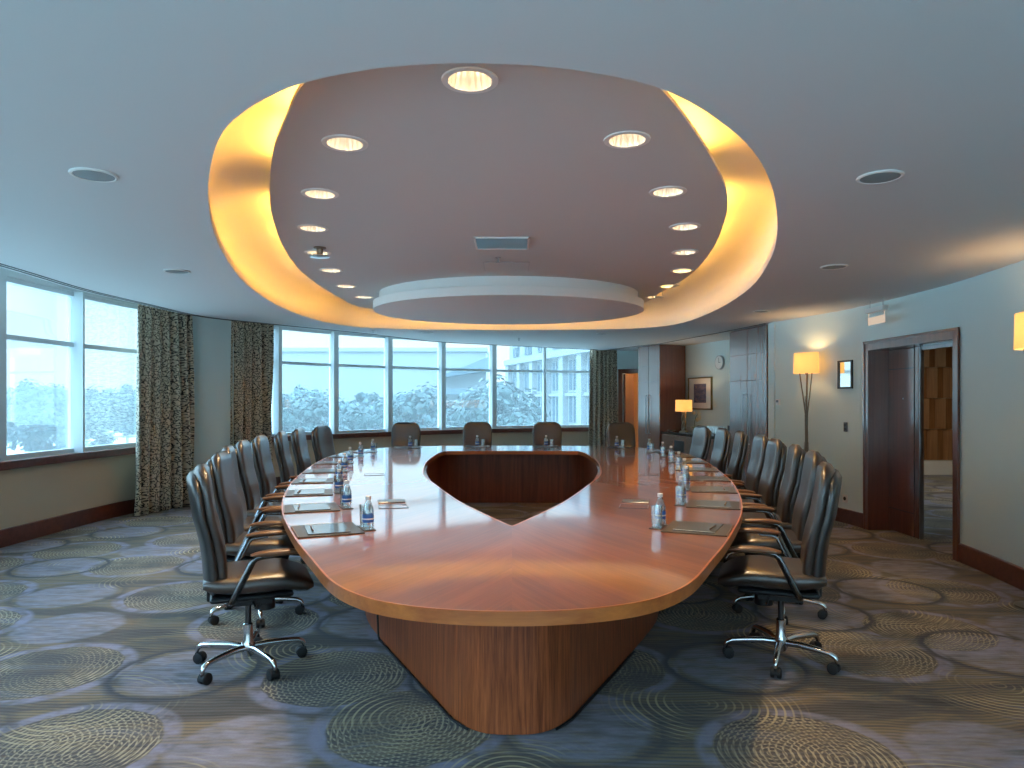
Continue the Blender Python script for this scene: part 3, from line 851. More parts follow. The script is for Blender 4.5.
for i, (x, y, rz) in enumerate(((-1.68, 10.88, PI - .05), (-.55, 11.0, PI), (.56, 11.0, PI), (1.75, 10.72, PI + .30))):
    place_chair(x, y - .08, rz, lab4[i])
    px = x * .93 ; py = 10.53 - .11 * (abs(px) / 1.2) ** 2.6
    nrm = Vector((-px * .09 if abs(px) < 1 else -px * .22, -1))
    setting(Vector((px, py)), nrm, names4[i], 1, True)

# ------------------------------------------------------------------ curtains
def curtain(name, x0, x1, lab, off=-.20, flare=.05, folds=7, z1=2.80, amp=.085, frm=None):
    pl = frm if frm is not None else clip(offset(Wc, off), bear(x0), bear(x1))
    base = resample(pl, 13); c = resample(catmull(base, 8), folds * 14 + 1); n = len(c); mid = c[n // 2]
    m = MB(); rows = 16; rings = []; uvs = []
    L = [0]
    for i in range(n - 1): L.append(L[-1] + (c[i+1] - c[i]).length)
    rnd = [random.uniform(.6, 1.25) for _ in range(folds + 2)]
    for r_ in range(rows + 1):
        z = .012 + (z1 - .012) * r_ / rows; v = r_ / rows
        sp = 1 + flare * (1 - v) ** 2
        row = []
        for i, p in enumerate(c):
            t_ = (c[min(i+1, n-1)] - c[max(i-1, 0)]).normalized(); nn = Vector((t_.y, -t_.x))
            u = i / (n - 1) * folds; kf = int(u)
            ph = u * 2 * PI + .5 * math.sin(3 * v + kf)
            q = mid + (p - mid) * sp + nn * (amp * rnd[kf] * (math.sin(ph) + .25 * math.sin(2 * ph + kf + 2 * v)) * (.75 + .35 * (1 - v)))
            row.append((q.x, q.y, z))
        rings.append(row)
    nv = n
    vs = [v for r_ in rings for v in r_]
    fs = [(a * nv + i, a * nv + i + 1, (a + 1) * nv + i + 1, (a + 1) * nv + i) for a in range(rows) for i in range(nv - 1)]
    m.add(vs, fs)
    o = m.build(name, M['curtain_fabric'], smooth=80, fix=False)
    uv = o.data.uv_layers.new(name='UVMap')
    for lp in o.data.loops:
        vi = lp.vertex_index; i = vi % nv
        uv.data[lp.index].uv = (L[i] * 1.9, o.data.vertices[vi].co.z)
    sm = o.modifiers.new('thick', 'SOLIDIFY'); sm.thickness = .006
    return tag(o, lab, 'curtain', 'dark patterned window curtains')
curtain('curtain', 136.5, 190, 'wide beige curtain with dark branch pattern beside the left windows', -.26, .10, 6)
curtain('curtain', 227.5, 271, 'beige curtain with dark branch pattern behind the window-side chairs', -.26, .03, 5)
curtain('curtain', 0, 0, 'far patterned curtain between the back windows and the brown door', frm=V2((1.66, 14.93), (1.90, 14.85), (2.20, 14.68)), flare=.12, folds=6, amp=.045)

# ------------------------------------------------------------------ right side : doorway
def frameM(a, b):
    """matrix with x along a->b, y = to the right hand room side, origin a"""
    d = (b - a).normalized(); n = Vector((d.y, -d.x))
    return Matrix(((d.x, n.x, 0, a.x), (d.y, n.y, 0, a.y), (0, 0, 1, 0), (0, 0, 0, 1)))
pB = next(p for p in Rd if abs(p.y - DB) < 1e-4); pA = next(p for p in Rd if abs(p.y - DA) < 1e-4)
Md = frameM(pB, pA); Ld = (pA - pB).length
def xf(o, Mx): o.matrix_world = Mx; return o
fr = MB()
H = 2.065
fr.box(-.06, .012, -.31, .028, 0, H).box(Ld - .012, Ld + .06, -.31, .028, 0, H).box(-.06, Ld + .06, -.31, .028, H - .085, H)
fr.box(-.075, -.05, .02, .04, 0, H + .015).box(Ld + .05, Ld + .075, .02, .04, 0, H + .015).box(-.075, Ld + .075, .02, .04, H - .01, H + .015)
fr.box(.012, Ld - .012, -.26, -.23, H - .12, H - .08)
d1 = fr.build('door_1', M['door_wood'], smooth=0, bevel=.004); xf(d1, Md); struct(d1)
# closed leaf of the pair
lw = Ld * .385
lf = MB().box(.014, lw, -.255, -.205, .012, H - .09)
lf.build('leaf', M['door_wood'], d1, smooth=0, bevel=.003)
pnl = MB()
pnl.box(.014, lw - .07, -.2055, -.2005, H - .30, H - .291).box(lw - .078, lw - .071, -.2055, -.2005, .012, H - .09).box(.014, lw - .07, -.2055, -.2005, .25, .259)
pnl.build('panel_line', M['dark_gap'], d1, smooth=0)
MB().box(lw, lw + .014, -.25, -.21, .012, H - .09).box(lw - .004, lw + .02, -.248, -.212, .14, .3).box(lw - .004, lw + .02, -.248, -.212, .86, 1.06).box(lw - .004, lw + .02, -.248, -.212, 1.75, 1.93).build('edge_plate', M['steel'], d1, smooth=0)
MB().rings([[(lw * .52 + .009 * math.cos(2*PI*j/14), y, 1.45 + .009 * math.sin(2*PI*j/14)) for j in range(14)] for y in (-.205, -.199)]).build('peephole', M['steel'], d1)
m = MB().box(lw * .0 + Ld - .06, Ld - .02, -.82, -.27, .012, H - .09)
m.build('open_leaf', M['door_wood'], d1, smooth=0)

# corridor beyond
struct(MB().box(4.02, 9.4, 5.4, 15.6, -.12, -.001).build('floor_corridor', M['carpet'], smooth=0))
struct(MB().box(4.3, 9.5, 5.4, 15.6, 2.6, 2.7).build('ceiling_corridor', M['ceiling_paint'], smooth=0))
struct(MB().box(9.2, 9.35, 5.4, 15.6, 0, 2.6).build('wall_corridor', M['wall_beige'], smooth=0))
struct(MB().box(4.3, 9.35, 5.25, 5.4, 0, 2.6).build('wall_corridor_front', M['wall_beige'], smooth=0))
struct(MB().box(4.36, 9.35, 13.6, 13.75, 0, 2.6).build('wall_corridor_back', M['wall_beige'], smooth=0))
wd = MB(); 
for i in range(26):
    for k in range(4):
        x0 = 5.0 + i * .16; z0 = .28 + k * .60
        a = .05 if (i + k) % 2 else -.0
        t0 = .10 if (i % 2) == (k % 2) else .02
        wd.add([(x0, 13.6, z0), (x0 + .16, 13.6, z0), (x0 + .16, 13.6, z0 + .59), (x0, 13.6, z0 + .59),
                (x0, 13.59 - t0, z0), (x0 + .155, 13.59 - (.12 - t0), z0), (x0 + .155, 13.59 - (.12 - t0), z0 + .59), (x0, 13.59 - t0, z0 + .59)],
               [(0,1,2,3), (4,7,6,5), (0,4,5,1), (3,2,6,7), (0,3,7,4), (1,5,6,2)])
w_ = wd.build('trim_5', M['oak_wood'], smooth=0); struct(w_)
struct(MB().box(5.0, 9.16, 13.47, 13.6, 0, .27).build('baseboard_corridor', M['white_paint'], smooth=0))
cl = bpy.data.lights.new('corridor_lamp', 'AREA'); cl.energy = 20; cl.size = 1.2; cl.color = (1, .72, .42)
clo = bpy.data.objects.new('corridor_lamp', cl); COL.objects.link(clo); clo.location = (7.0, 11.2, 2.55)
struct(MB().box(6.4, 7.6, 10.6, 11.8, 2.585, 2.6).build('ceiling_corridor_panel', M['white_paint'], smooth=0))

# things on the right wall
def onwall(x, lift=.0):
    r = bear(x)
    for i in range(len(Rd) - 1):
        a, b = Rd[i], Rd[i+1]
        fa, fb = a.x - r*a.y, b.x - r*b.y
        if fa * fb <= 0 and a.y > .5:
            p = a.lerp(b, fa / (fa - fb)); return p, (b - a).normalized()
def wallM(x, y_img, lift=0.0):
    p, d = onwall(x); n = Vector((d.y, -d.x)); p2 = p + n * lift
    z = EYE + (HOR - y_img) * p2.y / FPX
    return Matrix(((d.x, n.x, 0, p2.x), (d.y, n.y, 0, p2.y), (0, 0, 1, z), (0, 0, 0, 1)))
def wthing(name, lab, cat, Mx, group=None):
    o = thing(name, lab, cat, (0, 0, 0), 0, group); o.matrix_world = Mx; return o
o = wthing('framed_notice', 'small dark-framed glass notice on the wall beside the double doorway', 'frame', wallM(846, 374.5))
w, h = .125, .165
MB().box(-w, w, 0, .022, -h, -h + .02).box(-w, w, 0, .022, h - .02, h).box(-w, -w + .02, 0, .022, -h, h).box(w - .02, w, 0, .022, -h, h).build('frame', M['black_plastic'], o, smooth=0)
MB().box(-w + .02, w - .02, 0.002, .010, -h + .02, h - .02).build('glazing', M['mirror'], o, smooth=0)
o = wthing('light_switch', 'dark vertical light switch plate left of the doorway', 'switch', wallM(846, 427))
MB().box(-.03, .03, 0, .012, -.055, .055).build('plate', M['dark_metal'], o, bevel=.004)
MB().box(-.016, .016, .012, .017, .008, .036).build('rocker', M['black_plastic'], o, smooth=0)
MB().box(-.016, .016, .012, .017, -.036, -.008).build('rocker', M['black_plastic'], o, smooth=0)
o = wthing('thermostat', 'small white thermostat on the wall beside the tall cupboard', 'thermostat', wallM(779, 402))
MB().box(-.04, .04, 0, .028, -.042, .042).build('case', M['white_paint'], o, bevel=.006)
MB().box(-.022, .022, .028, .03, -.005, .025).build('display', M['dark_metal'], o, smooth=0)
o = wthing('power_socket', 'white power socket low on the wall left of the doorway', 'socket', wallM(845.5, 498.5))
MB().box(-.045, .045, 0, .01, -.045, .045).build('plate', M['white_paint'], o, bevel=.004)
MB().lathe([(.022, 0), (.022, .003)], 18).build('insert', M['black_plastic'], o, rot=(-PI/2, 0, 0), loc=(0, .010, 0))

def twig_lamp(x, lab, ytop):
    p, d = onwall(x); n = Vector((d.y, -d.x)); q = p + n * .17
    Mx = Matrix(((d.x, n.x, 0, q.x), (d.y, n.y, 0, q.y), (0, 0, 1, 0), (0, 0, 0, 1)))
    o = wthing('floor_lamp', lab, 'lamp', Mx, 'twig floor lamps along the right wall')
    zt = EYE + (HOR - ytop) * q.y / FPX
    zb = zt - .25
    # curved half shade, deeper at the front
    m = MB(); N = 28
    def ring(z, k): return [(.20 * k * math.cos(2*PI*j/N), .105 * k * math.sin(2*PI*j/N), z) for j in range(N)]
    m.rings([ring(zb, 1), ring(zt, .96), ring(zt, .93), ring(zb, .97)], closed=True)
    m.build('lamp_shade', M['lamp_shade'], o, smooth=60)
    MB().lathe([(.004, zb - .02), (.012, zb - .01), (.012, zb + .04)], 12).build('lamp_holder', M['bronze'], o)
    MB().lathe([(.012, zb + .04), (.026, zb + .08), (.026, zb + .11), (.008, zb + .13)], 14).build('bulb', M['lamp_glow'], o)
    st = MB()
    for k in range(4):
        ph = k * PI / 2
        pts = []
        for i in range(15):
            t = i / 14; z = .02 + (zb - .02) * t
            sp = .018 + .006 * math.sin(7 * t + k)
            if t > .72: sp += .35 * (t - .72) * (1 if k % 2 else .75)
            a = ph + 3.2 * t + .3 * math.sin(9 * t + 2 * k)
            if t > .72: a = ph + 3.2 * .72 + .3 * math.sin(6.5 + 2 * k)
            pts.append((sp * math.cos(a), sp * .6 * math.sin(a), z))
        st.tube(pts, [.012 - .005 * i / 14 for i in range(15)], 7)
        b = pts[10]; st.tube([b, (b[0] * 3 + .02 * math.cos(ph), b[1] * 2, b[2] + .10), (b[0] * 4.5 + .03 * math.cos(ph), b[1] * 2.5, b[2] + .22)], [.004, .003, .002], 6)
        b = pts[6]; st.tube([b, (b[0] * 2.4, b[1] * 1.6, b[2] + .06), (b[0] * 2.2, b[1] * 1.8, b[2] + .15)], [.004, .003, .002], 6)
    st.build('stem', M['bronze'], o)
    MB().lathe([(.13, 0), (.13, .012), (.02, .022)], 28).build('base', M['bronze'], o)
    d_ = bpy.data.lights.new('floor_lamp_bulb', 'POINT'); d_.energy = 6; d_.color = (1, .62, .28); d_.shadow_soft_size = .03
    l = bpy.data.objects.new('floor_lamp_bulb', d_); COL.objects.link(l); l.parent = o; l.location = (0, 0, zb + .16)
    return o
twig_lamp(818, 'tall lamp with twisted metal twig stem and glowing shade beside the cupboard', 353)
twig_lamp(1064, 'glowing lamp shade cut by the picture edge, past the doorway', 312)

# exit sign hanging from the ceiling
o = thing('exit_sign', 'small silver exit light hanging from the ceiling above the doorway', 'sign', (3.80, 7.30, CZ))
MB().tube([(0, .13, 0), (0, .13, -.09)], .004, 8).tube([(0, -.13, 0), (0, -.13, -.09)], .004, 8).build('rod', M['steel'], o)
MB().box(-.03, .03, -.18, .18, -.135, -.085).build('housing', M['white_paint'], o, bevel=.006)
MB().box(-.004, .004, -.165, .165, -.262, -.182).box(-.002, .002, -.16, -.15, -.183, -.134).box(-.002, .002, .15, .16, -.183, -.134).build('panel', M['exit_glow'], o, smooth=0)

# ------------------------------------------------------------------ cupboards, alcove
def cupboard(name, a, b, depth, lab, doors, hz, handle_u, kinds):
    Mx = frameM(a, b); Lc = (b - a).length
    o = wthing(name, lab, 'cupboard', Mx)
    MB().box(0, Lc, -depth, -.02, 0, CZ - .008).build('body', M['door_wood'], o, smooth=0)
    zs = [.06] + hz + [CZ - .02]
    for i in range(len(zs) - 1):
        for k in range(doors):
            x0, x1 = Lc * k / doors, Lc * (k + 1) / doors
            dd = MB().box(x0 + .004, x1 - .004, -.022, 0, zs[i] + .004, zs[i+1] - .004).build('door', M['cabinet_wood'], o, smooth=0, bevel=.002)
            if i == 0:
                for u in handle_u[k]:
                    hx = x0 + (x1 - x0) * u
                    MB().tube([(hx, 0, .80), (hx, .03, .80), (hx, .03, 1.52), (hx, 0, 1.52)], .007, 8).build('handle', M['steel'], dd)
    MB().box(0, Lc, -.06, -.03, 0, .06).build('plinth', M['black_plastic'], o, smooth=0)
    return o
cupboard('cupboard', Vector((2.45, 13.62)), Vector((2.765, 13.10)), .66, 'tall wooden cupboard nearest the far door, beside the lit table lamp', 2, [1.78, 2.08], [[.86], [.14]], 0)
cupboard('cupboard', Vector((3.325, 10.70)), Vector((3.515, 9.66)), .60, 'tall wooden double-door cupboard beside the twig lamp', 2, [1.72, 2.10], [[.88], [.12]], 0)

ca, cb = Vector((2.785, 13.02)), Vector((3.318, 10.74))
Mc = frameM(ca, cb); Lc = (cb - ca).length
o = wthing('sideboard', 'low built-in wooden sideboard between the two tall cupboards', 'sideboard', Mc)
MB().box(0, Lc, -.60, -.02, .0, .81).build('body', M['door_wood'], o, smooth=0)
ND = 5
for k in range(ND):
    if k == 1:
        MB().box(Lc*k/ND + .004, Lc*(k+1)/ND - .004, -.021, 0, .04, .80).build('door', M['cabinet_wood'], o, smooth=0)
        MB().box(Lc*k/ND + .05, Lc*(k+1)/ND - .05, .0005, .006, .38, .72).build('fridge_grille', M['black_plastic'], o, smooth=0)
    else:
        dd = MB().box(Lc*k/ND + .004, Lc*(k+1)/ND - .004, -.021, 0, .04, .80).build('door', M['cabinet_wood'], o, smooth=0)
MB().box(-.005, Lc + .005, -.63, .02, .812, .862).build('worktop', M['granite'], o, bevel=.004)
def oncounter(u, v, z=.8625):
    p = Mc @ Vector((u * Lc, -v, 0)); return (p.x, p.y, z)
# table lamp
p = oncounter(.19, .22)
o = thing('table_lamp', 'lit table lamp with cream drum shade on the sideboard', 'lamp', p)
m = MB(); N = 32
m.rings([[(r * math.cos(2*PI*j/N), r * math.sin(2*PI*j/N), z) for j in range(N)] for r, z in ((.15, .37), (.145, .58), (.14, .58), (.145, .37))], closed=True)
m.build('lamp_shade', M['lamp_shade'], o, smooth=60)
st = MB()
for k in range(3):
    st.tube([(.028 * math.cos(k*2.09 + 5*t), .028 * math.sin(k*2.09 + 5*t), .02 + .36 * t) for t in [i/16 for i in range(17)]], .017, 10)
st.build('stem', M['bronze'], o)
MB().lathe([(.075, 0), (.075, .015), (.04, .025)], 24).build('base', M['bronze'], o)
MB().lathe([(.012, .38), (.028, .43), (.026, .46), (.008, .48)], 14).build('bulb', M['lamp_glow'], o)
d_ = bpy.data.lights.new('table_lamp_bulb', 'POINT'); d_.energy = 6; d_.color = (1, .60, .24); d_.shadow_soft_size = .03
l = bpy.data.objects.new('table_lamp_bulb', d_); COL.objects.link(l); l.parent = o; l.location = (0, 0, .50)
# orchid
o = thing('potted_orchid', 'pale orchid in a small pot behind the table lamp', 'plant', oncounter(.30, .30))
MB().lathe([(.035, 0), (.05, .07), (.046, .07), (.03, .01)], 20).build('pot', M['ceramic'], o)
MB().tube([(0, 0, .06), (.0, .01, .18), (.02, 0, .28), (.06, -.01, .33)], .004, 7).build('stem', M['plant_green'], o)
m = MB()
for k in range(7):
    c = Vector((random.uniform(-.04, .09), random.uniform(-.05, .05), random.uniform(.22, .36)))
    for j in range(5):
        a = 2*PI*j/5 + k
        dv = Vector((math.cos(a), math.sin(a) * .6, math.sin(a))) * .038; sv = Vector((-math.sin(a), .3, math.cos(a))) * .017
        m.add([c, c + dv * .5 + sv, c + dv + Vector((0, .008, 0)), c + dv * .5 - sv], [(0, 1, 2, 3)])
m.build('blossom', M['petal'], o, fix=False)
m = MB()
for j in range(5):
    a = j * 1.3
    m.add([(0, 0, .06), (.06*math.cos(a) - .02*math.sin(a), .06*math.sin(a) + .02*math.cos(a), .10), (.12*math.cos(a), .12*math.sin(a), .075), (.06*math.cos(a) + .02*math.sin(a), .06*math.sin(a) - .02*math.cos(a), .10)], [(0,1,2,3)])
m.build('leaf', M['plant_green'], o, fix=False)
# tray with tumblers
px = oncounter(.62, .25); angc = math.atan2((cb - ca).y, (cb - ca).x)
o = thing('serving_tray', 'shallow dark serving tray with upturned tumblers on the sideboard', 'tray', px, angc)
MB().box(-.30, .30, -.16, .16, 0, .008).build('base', M['dark_metal'], o, smooth=0)
MB().box(-.30, .30, -.16, -.15, .008, .03).box(-.30, .30, .15, .16, .008, .03).box(-.30, -.29, -.15, .15, .008, .03).box(.29, .30, -.15, .15, .008, .03).build('rim', M['dark_metal'], o, smooth=0)
gp = None; k = 0
Mt = Matrix.Translation(px) @ Matrix.Rotation(angc, 4, 'Z')
for i in range(6):
    for j in range(2):
        q = Mt @ Vector((-.235 + i * .094, -.07 + j * .13, .0085))
        row = 'front' if j == 0 else 'back'
        lab = 'upturned tumbler on the serving tray, %s row, %s from the lamp end' % (row, ordn[i])
        if gp is None:
            gp = thing('drinking_glass', lab, 'glass', q, 0, 'upturned tumblers on the sideboard tray')
            MB().lathe([(.036, 0), (.031, .13), (.029, .13), (.034, .002)], 20).build('body', M['clear_glass'], gp, smooth=50)
        else: dup(gp, q, 0, lab)
o = thing('menu_card', 'white card in a dark stand at the cupboard end of the sideboard', 'card', oncounter(.90, .20), angc)
MB().box(-.11, .11, -.012, .0, 0, .17).build('card_holder', M['black_plastic'], o, smooth=0)
MB().box(-.095, .095, .0005, .002, .015, .155).build('card', M['paper'], o, smooth=0)
MB().box(-.03, .05, .0022, .003, .03, .10).build('card_print', M['black_plastic'], o, smooth=0)
o = thing('dish', 'small metal dish near the front corner of the sideboard by the lamp', 'dish', oncounter(.07, .12))
MB().lathe([(.02, 0), (.03, .004), (.085, .022), (.083, .024), (.03, .008)], 24).build('bowl', M['steel'], o)

# wall art and clock on the alcove wall
def onalc(x, y):
    r = bear(x)
    for i in range(len(alc) - 1):
        a, b = alc[i], alc[i+1]; fa, fb = a.x - r*a.y, b.x - r*b.y
        if fa * fb <= 0:
            p = a.lerp(b, fa / (fa - fb)); d = (b - a).normalized(); n = Vector((d.y, -d.x))
            return Matrix(((d.x, n.x, 0, p.x), (d.y, n.y, 0, p.y), (0, 0, 1, EYE + (HOR - y) * p.y / FPX), (0, 0, 0, 1)))
o = wthing('framed_picture', 'framed dark abstract print with wide pale mount above the sideboard', 'picture', onalc(700.5, 393.5))
w, h = .40, .30
MB().box(-w, w, 0, .03, -h, -h + .022).box(-w, w, 0, .03, h - .022, h).box(-w, -w + .022, 0, .03, -h, h).box(w - .022, w, 0, .03, -h, h).build('frame', M['gold_frame'], o, smooth=0)
MB().box(-w + .02, w - .02, .001, .012, -h + .02, h - .02).build('mount', M['mat_board'], o, smooth=0)
t = NT('print_art'); f = t.noise(t.mapping(t.obj(), (3, 1, 7)), 4, 5, .7, 1.5)
M['print_art'] = t.bsdf(t.ramp(f, [(.35, (.02, .025, .06)), (.5, (.10, .12, .22)), (.62, (.30, .20, .16)), (.72, (.05, .06, .12))]), .5)
MB().box(-w * .52, w * .52, .0125, .0145, -h * .58, h * .60).build('print', M['print_art'], o, smooth=0)
o = wthing('wall_clock', 'round white wall clock above the framed picture', 'clock', onalc(720.5, 362.5))
def disc(m, r0, r1, y0, y1, n=40):
    m.rings([[(r * math.cos(2*PI*j/n), y, r * math.sin(2*PI*j/n)) for j in range(n)] for r, y in ((r0, y0), (r0, y1), (r1, y1))]); return m
disc(MB(), .125, .112, 0, .035).build('rim', M['steel'], o)
disc(MB(), .112, .05, .030, .036).build('dial', M['white_paint'], o)
MB().box(-.004, .004, .0365, .038, 0, .085).build('hand', M['black_plastic'], o, smooth=0)
MB().box(-.004, .055, .0382, .0395, -.004, .004).build('hand', M['black_plastic'], o, smooth=0)

# far door in the back wall
Mb = frameM(doorwall[0], doorwall[1]); Lb = (doorwall[1] - doorwall[0]).length
d2 = MB().box(.60, .69, -.01, .035, 0, 2.10).box(1.26, 1.35, -.01, .035, 0, 2.10).box(.60, 1.35, -.01, .035, 2.01, 2.10).build('door_2', M['door_wood'], smooth=0, bevel=.004); xf(d2, Mb); struct(d2)
MB().box(.20, 2.0, -1.5, -1.42, 0, 2.4).box(.12, .20, -1.5, -.17, 0, 2.4).box(2.0, 2.08, -1.5, -.17, 0, 2.4).box(.12, 2.08, -1.5, -.17, 2.4, 2.45).box(.12, 2.08, -1.5, -.17, -.1, -.001).build('vestibule', M['pale_oak'], d2, smooth=0)  # space added behind the opening so the doorway looks lit
MB().box(.69, .73, -.60, -.05, .01, 2.0).build('leaf', M['door_wood'], d2, smooth=0)
vl = bpy.data.lights.new('vestibule_fill', 'POINT'); vl.energy = 14; vl.color = (1, .72, .42); vl.shadow_soft_size = .08  # added light with no visible source, brightens the far doorway
vlo = bpy.data.objects.new('vestibule_fill', vl); COL.objects.link(vlo); vlo.parent = d2; vlo.location = (1.4, -.8, 2.2)


# ------------------------------------------------------------------ outside
GZ = -2.6
gr = MB().box(-150, 120, -60, -5.4, GZ - .2, GZ).box(-150, 120, 16, 220, GZ - .2, GZ).box(-150, -5.4, -5.4, 16, GZ - .2, GZ).box(9.6, 120, -5.4, 16, GZ - .2, GZ).build('ground_exterior', M['ground_bounce'], smooth=0); struct(gr)
struct(MB().box(-60, 60, 66, 74, GZ, GZ + .03).build('road_exterior', M['pavement'], smooth=0))
struct(MB().box(-40, -33, -40, 66, GZ, GZ + .03).build('road_exterior_side', M['pavement'], smooth=0))

def foliage(n, rx, rz, z0, sz, seed):
    rg = random.Random(seed); m = MB()
    cl = []
    for _ in range(16):
        a = rg.uniform(0, 2*PI); q = rg.random() ** .5; zz = rg.uniform(-1, 1)
        rr = math.sqrt(max(0, 1 - zz*zz)) * q
        cl.append((rx * rr * math.cos(a), rx * rr * math.sin(a), z0 + rz * (zz + 1), rg.uniform(.28, .5) * rx))
    for i in range(n):
        c = rg.choice(cl); v = Vector((rg.gauss(0, 1), rg.gauss(0, 1), rg.gauss(0, 1))).normalized() * c[3] * (rg.random() ** .4)
        p = Vector(c[:3]) + Vector((v.x, v.y, v.z * .8))
        a = (v.normalized() * 1.4 + Vector((0, 0, .9)) + Vector((rg.gauss(0, 1), rg.gauss(0, 1), rg.gauss(0, 1))) * .35).normalized()
        b = a.orthogonal().normalized(); b2 = a.cross(b); th = rg.uniform(0, PI); b = b * math.cos(th) + b2 * math.sin(th); s_ = sz * rg.uniform(.6, 1.3)
        b2 = a.cross(b)
        m.add([p + b * s_, p + b2 * s_ * .55, p - b * s_, p - b2 * s_ * .55], [(0, 1, 2, 3)])
    return m
crowns = [foliage(2600, 2.2, 1.75, 1.5, .19, 3), foliage(2600, 2.6, 1.5, 1.3, .19, 5), foliage(2400, 1.7, 2.1, 1.2, .17, 8)]
tp = []
def tree(px, D, ytop, kind, lab, pale=False):
    X = (px - 512) / FPX * D; top = EYE + (HOR - ytop) * D / FPX
    hgt = top - GZ; base = [5.2, 4.6, 5.6][kind]; s = hgt / base
    o = thing('tree', lab, 'tree', (X, D, GZ), random.uniform(0, 6), 'trees outside the windows'); o.scale = (s, s, s)
    key = (kind, pale)
    st = next((t for t in tp if t[0] == key), None)
    if st is None:
        f = crowns[kind].build('foliage', M['leaves_hazy' if pale else 'leaves'], o, smooth=0, fix=False)
        tr = MB().tube([(0, 0, 0), (.05, .02, 1.0), (.0, .06, 2.0), (.1, 0, 3.2)], [.16, .13, .10, .04], 9); tr.tube([(.03, .04, 1.4), (.6, .3, 2.4)], [.07, .03], 7); tr.tube([(.02, .04, 1.7), (-.6, -.2, 2.7)], [.07, .03], 7)
        tr = tr.build('trunk', M['bark'], o); tp.append((key, f, tr))
    else:
        for q in st[1:]:
            c = q.copy(); COL.objects.link(c); c.parent = o
    return o
TR = [(-15, 24, 402, 1), (30, 26, 384, 0), (46, 22, 409, 1), (68, 34, 392, 1), (98, 36, 391, 0), (128, 34, 386, 2), (155, 38, 392, 1),
      (280, 40, 396, 1), (301, 36, 389, 0), (322, 40, 399, 1), (352, 34, 404, 1), (374, 38, 395, 2), (404, 38, 395, 0), (422, 34, 393, 1), (440, 42, 400, 1), (462, 40, 397, 2), (480, 36, 394, 0), (500, 34, 386, 1), (516, 36, 401, 2)]
tl = ['tree partly cut by the picture edge outside the left windows', 'tallest dark tree outside the left windows', 'low bushy tree in front of the tallest tree outside the left windows', 'hazy tree just before the wide mullion of the left windows', 'hazy tree just past the wide mullion of the left windows', 'upright hazy tree beside the wide curtain', 'tree half hidden by the wide curtain',
      'tree behind the narrow pane beside the second curtain', 'pale rounded tree in the first wide pane of the back windows', 'low tree at the right of the first wide back pane', 'low bushy tree at the left of the second wide back pane', 'upright tree in the middle of the second wide back pane', 'rounded tree above the brown far-end chair nearest the windows', 'broad tree in the third wide back pane', 'tree at the mullion between third and fourth wide back panes', 'upright tree before the grey hall in the fourth wide back pane', 'rounded tree before the grey hall in the fourth wide back pane', 'tall tree at the corner of the pale stone building', 'small upright tree in front of the pale stone building']
DD = [40, 48, 33, 56, 41, 64, 49, 53, 63, 41, 57, 49.5, 57, 37, 66, 50, 58, 33, 42]
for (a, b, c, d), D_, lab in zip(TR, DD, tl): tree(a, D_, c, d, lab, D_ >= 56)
# small distant filler hedge rows stand behind the trees
def hedge(px0, px1, D, ytop, lab):
    x0, x1 = (px0 - 512) / FPX * D, (px1 - 512) / FPX * D; top = EYE + (HOR - ytop) * D / FPX
    rg = random.Random(int(px0) + 77); m = MB()
    for i in range(2600):
        p = Vector((rg.uniform(x0, x1), D + rg.uniform(-2, 2), 0)); zt = top + .5 * math.sin(p.x * 1.1) + .35 * math.sin(p.x * 2.7 + 1)
        p.z = GZ + (zt - GZ) * rg.random() ** .5
        a = Vector((rg.gauss(0, 1), rg.gauss(0, 1), rg.gauss(0, 1))).normalized(); b = a.orthogonal().normalized(); s_ = .5 * rg.uniform(.6, 1.3); b2 = a.cross(b)
        m.add([p + b * s_, p + b2 * s_ * .6, p - b * s_, p - b2 * s_ * .6], [(0, 1, 2, 3)])
    tag(m.build('hedge', M['leaves_hazy'], smooth=0, fix=False), lab, 'hedge')
hedge(-60, 160, 78, 396, 'long pale hedge behind the trees outside the left windows')
hedge(268, 500, 75, 402, 'long pale hedge behind the trees outside the back windows')
# grey hall with a shallow roof
o = thing('hall_building', 'hazy pale grey hall with a dark canopy behind the trees', 'building', (-16, 84, GZ)); o.scale = (.884, .884, .884)
MB().box(-15, 14.6, 0, 14, 0, 11.2).build('wall', M['stone'], o, smooth=0)
MB().box(-15.2, 14.8, -.3, 14.2, 11.2, 11.7).build('parapet', M['stone'], o, smooth=0)
MB().box(6.5, 15.6, -3, 0, 5.4, 6.1).build('canopy', M['roof_grey'], o, smooth=0)
rf = MB(); rf.add([(8.5, -2, 7.8), (15.6, -2, 10.6), (15.6, -2, 8.6), (8.5, -2, 7.6), (8.5, 0, 7.8), (15.6, 0, 10.6), (15.6, 0, 8.6), (8.5, 0, 7.6)], [(0,3,2,1), (4,5,6,7), (0,1,5,4), (1,2,6,5), (2,3,7,6), (3,0,4,7)])
rf.build('roof', M['roof_grey'], o, smooth=0)
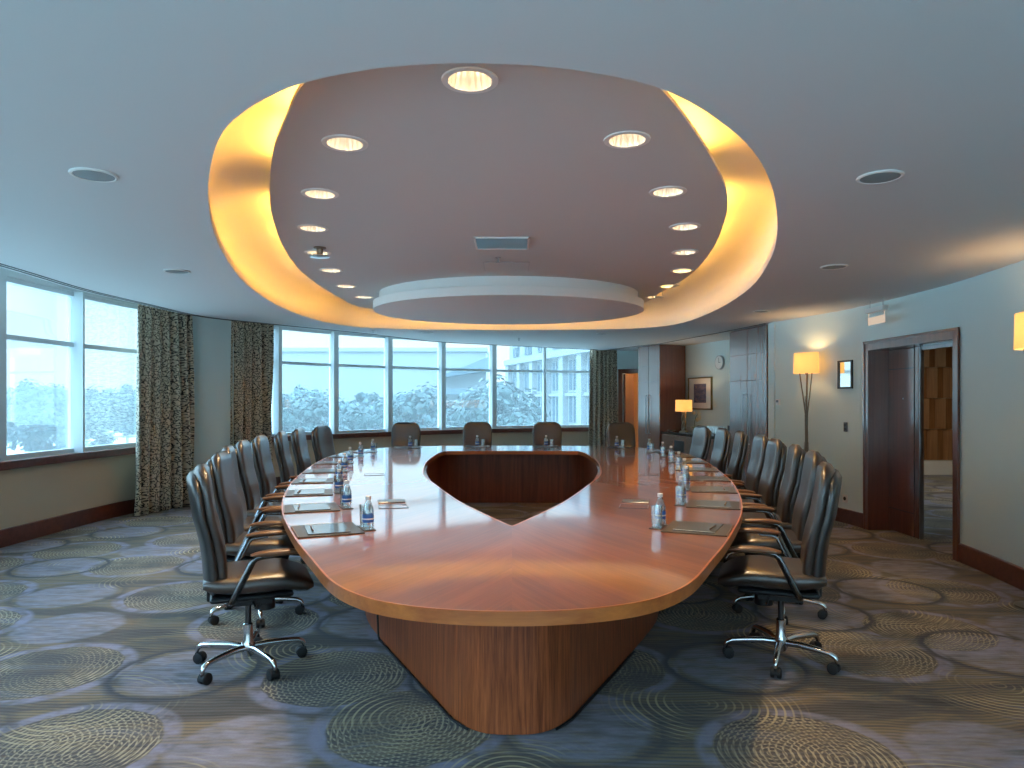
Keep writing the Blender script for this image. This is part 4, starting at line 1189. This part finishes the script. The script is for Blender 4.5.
# pale stone office building, receding to the left
o = thing('office_building', 'pale stone office building with tall blue windows behind the back windows', 'building', (-.2, 56, GZ), 0)
a, b = Vector((-.2, 56)), Vector((7.6, 30)); Mo = frameM(a, b); Lo = (b - a).length; o.matrix_world = Matrix.Translation((0, 0, GZ)) @ Mo
MB().box(0, Lo, -9, 0, 0, 9.5).build('wall', M['stone'], o, smooth=0)
MB().box(-.1, Lo + .1, -.2, .35, 2.1, 2.5).box(-.1, Lo + .1, -.2, .45, 6.8, 7.2).box(-.1, Lo + .1, -.2, .2, 4.3, 4.5).build('cornice', M['stone'], o, smooth=0)
NB = 9
for i in range(NB):
    x0 = Lo * i / NB
    MB().box(x0 + .02, x0 + .75, 0, .35, 0, 6.8).build('pilaster', M['stone'], o, smooth=0)
    for z0, z1 in ((2.7, 6.5), (.3, 1.9), (7.4, 8.9)):
        w_ = MB().box(x0 + 1.15, x0 + Lo / NB - .35, .0, .06, z0, z1).build('window', M['blue_glass'], o, smooth=0)
        MB().box(x0 + 1.15, x0 + Lo / NB - .35, .06, .12, (z0 + z1) / 2 - .06, (z0 + z1) / 2 + .06).box((2*x0 + .8 + Lo / NB) / 2 - .05, (2*x0 + .8 + Lo / NB) / 2 + .05, .06, .12, z0, z1).build('window_frame', M['stone'], w_, smooth=0)
# ------------------------------------------------------------------ sky, camera, colour
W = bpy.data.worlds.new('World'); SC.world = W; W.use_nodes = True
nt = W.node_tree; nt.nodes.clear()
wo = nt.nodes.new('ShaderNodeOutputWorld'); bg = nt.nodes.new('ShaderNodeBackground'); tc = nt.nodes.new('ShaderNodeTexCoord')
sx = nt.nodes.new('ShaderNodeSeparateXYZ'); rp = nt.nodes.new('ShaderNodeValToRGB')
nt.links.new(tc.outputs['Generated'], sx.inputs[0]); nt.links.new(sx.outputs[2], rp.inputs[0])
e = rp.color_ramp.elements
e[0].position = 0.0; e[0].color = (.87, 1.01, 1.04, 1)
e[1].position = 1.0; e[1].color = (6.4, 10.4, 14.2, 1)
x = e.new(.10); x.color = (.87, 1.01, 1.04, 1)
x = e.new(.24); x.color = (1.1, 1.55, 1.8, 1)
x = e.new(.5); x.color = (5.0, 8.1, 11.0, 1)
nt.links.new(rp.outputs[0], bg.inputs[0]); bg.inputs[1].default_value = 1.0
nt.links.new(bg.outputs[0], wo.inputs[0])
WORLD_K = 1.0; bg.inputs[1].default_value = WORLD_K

cam = bpy.data.cameras.new('camera'); co_ = bpy.data.objects.new('camera', cam); COL.objects.link(co_)
co_.location = (0, 0, EYE); co_.rotation_euler = (PI/2, 0, 0)
cam.sensor_width = 36; cam.lens = 36 * FPX / 1024; cam.shift_y = (HOR - 384) / 1024; cam.clip_start = .05; cam.clip_end = 500
SC.camera = co_
vs = SC.view_settings
vs.view_transform = 'Standard'; vs.look = 'None'; vs.gamma = 1; vs.use_curve_mapping = False; vs.exposure = .27
SC.cycles.max_bounces = 10; SC.cycles.transparent_max_bounces = 24; SC.cycles.diffuse_bounces = 5; SC.cycles.glossy_bounces = 5
SC.cycles.sample_clamp_indirect = 6; SC.cycles.caustics_reflective = False; SC.cycles.caustics_refractive = False
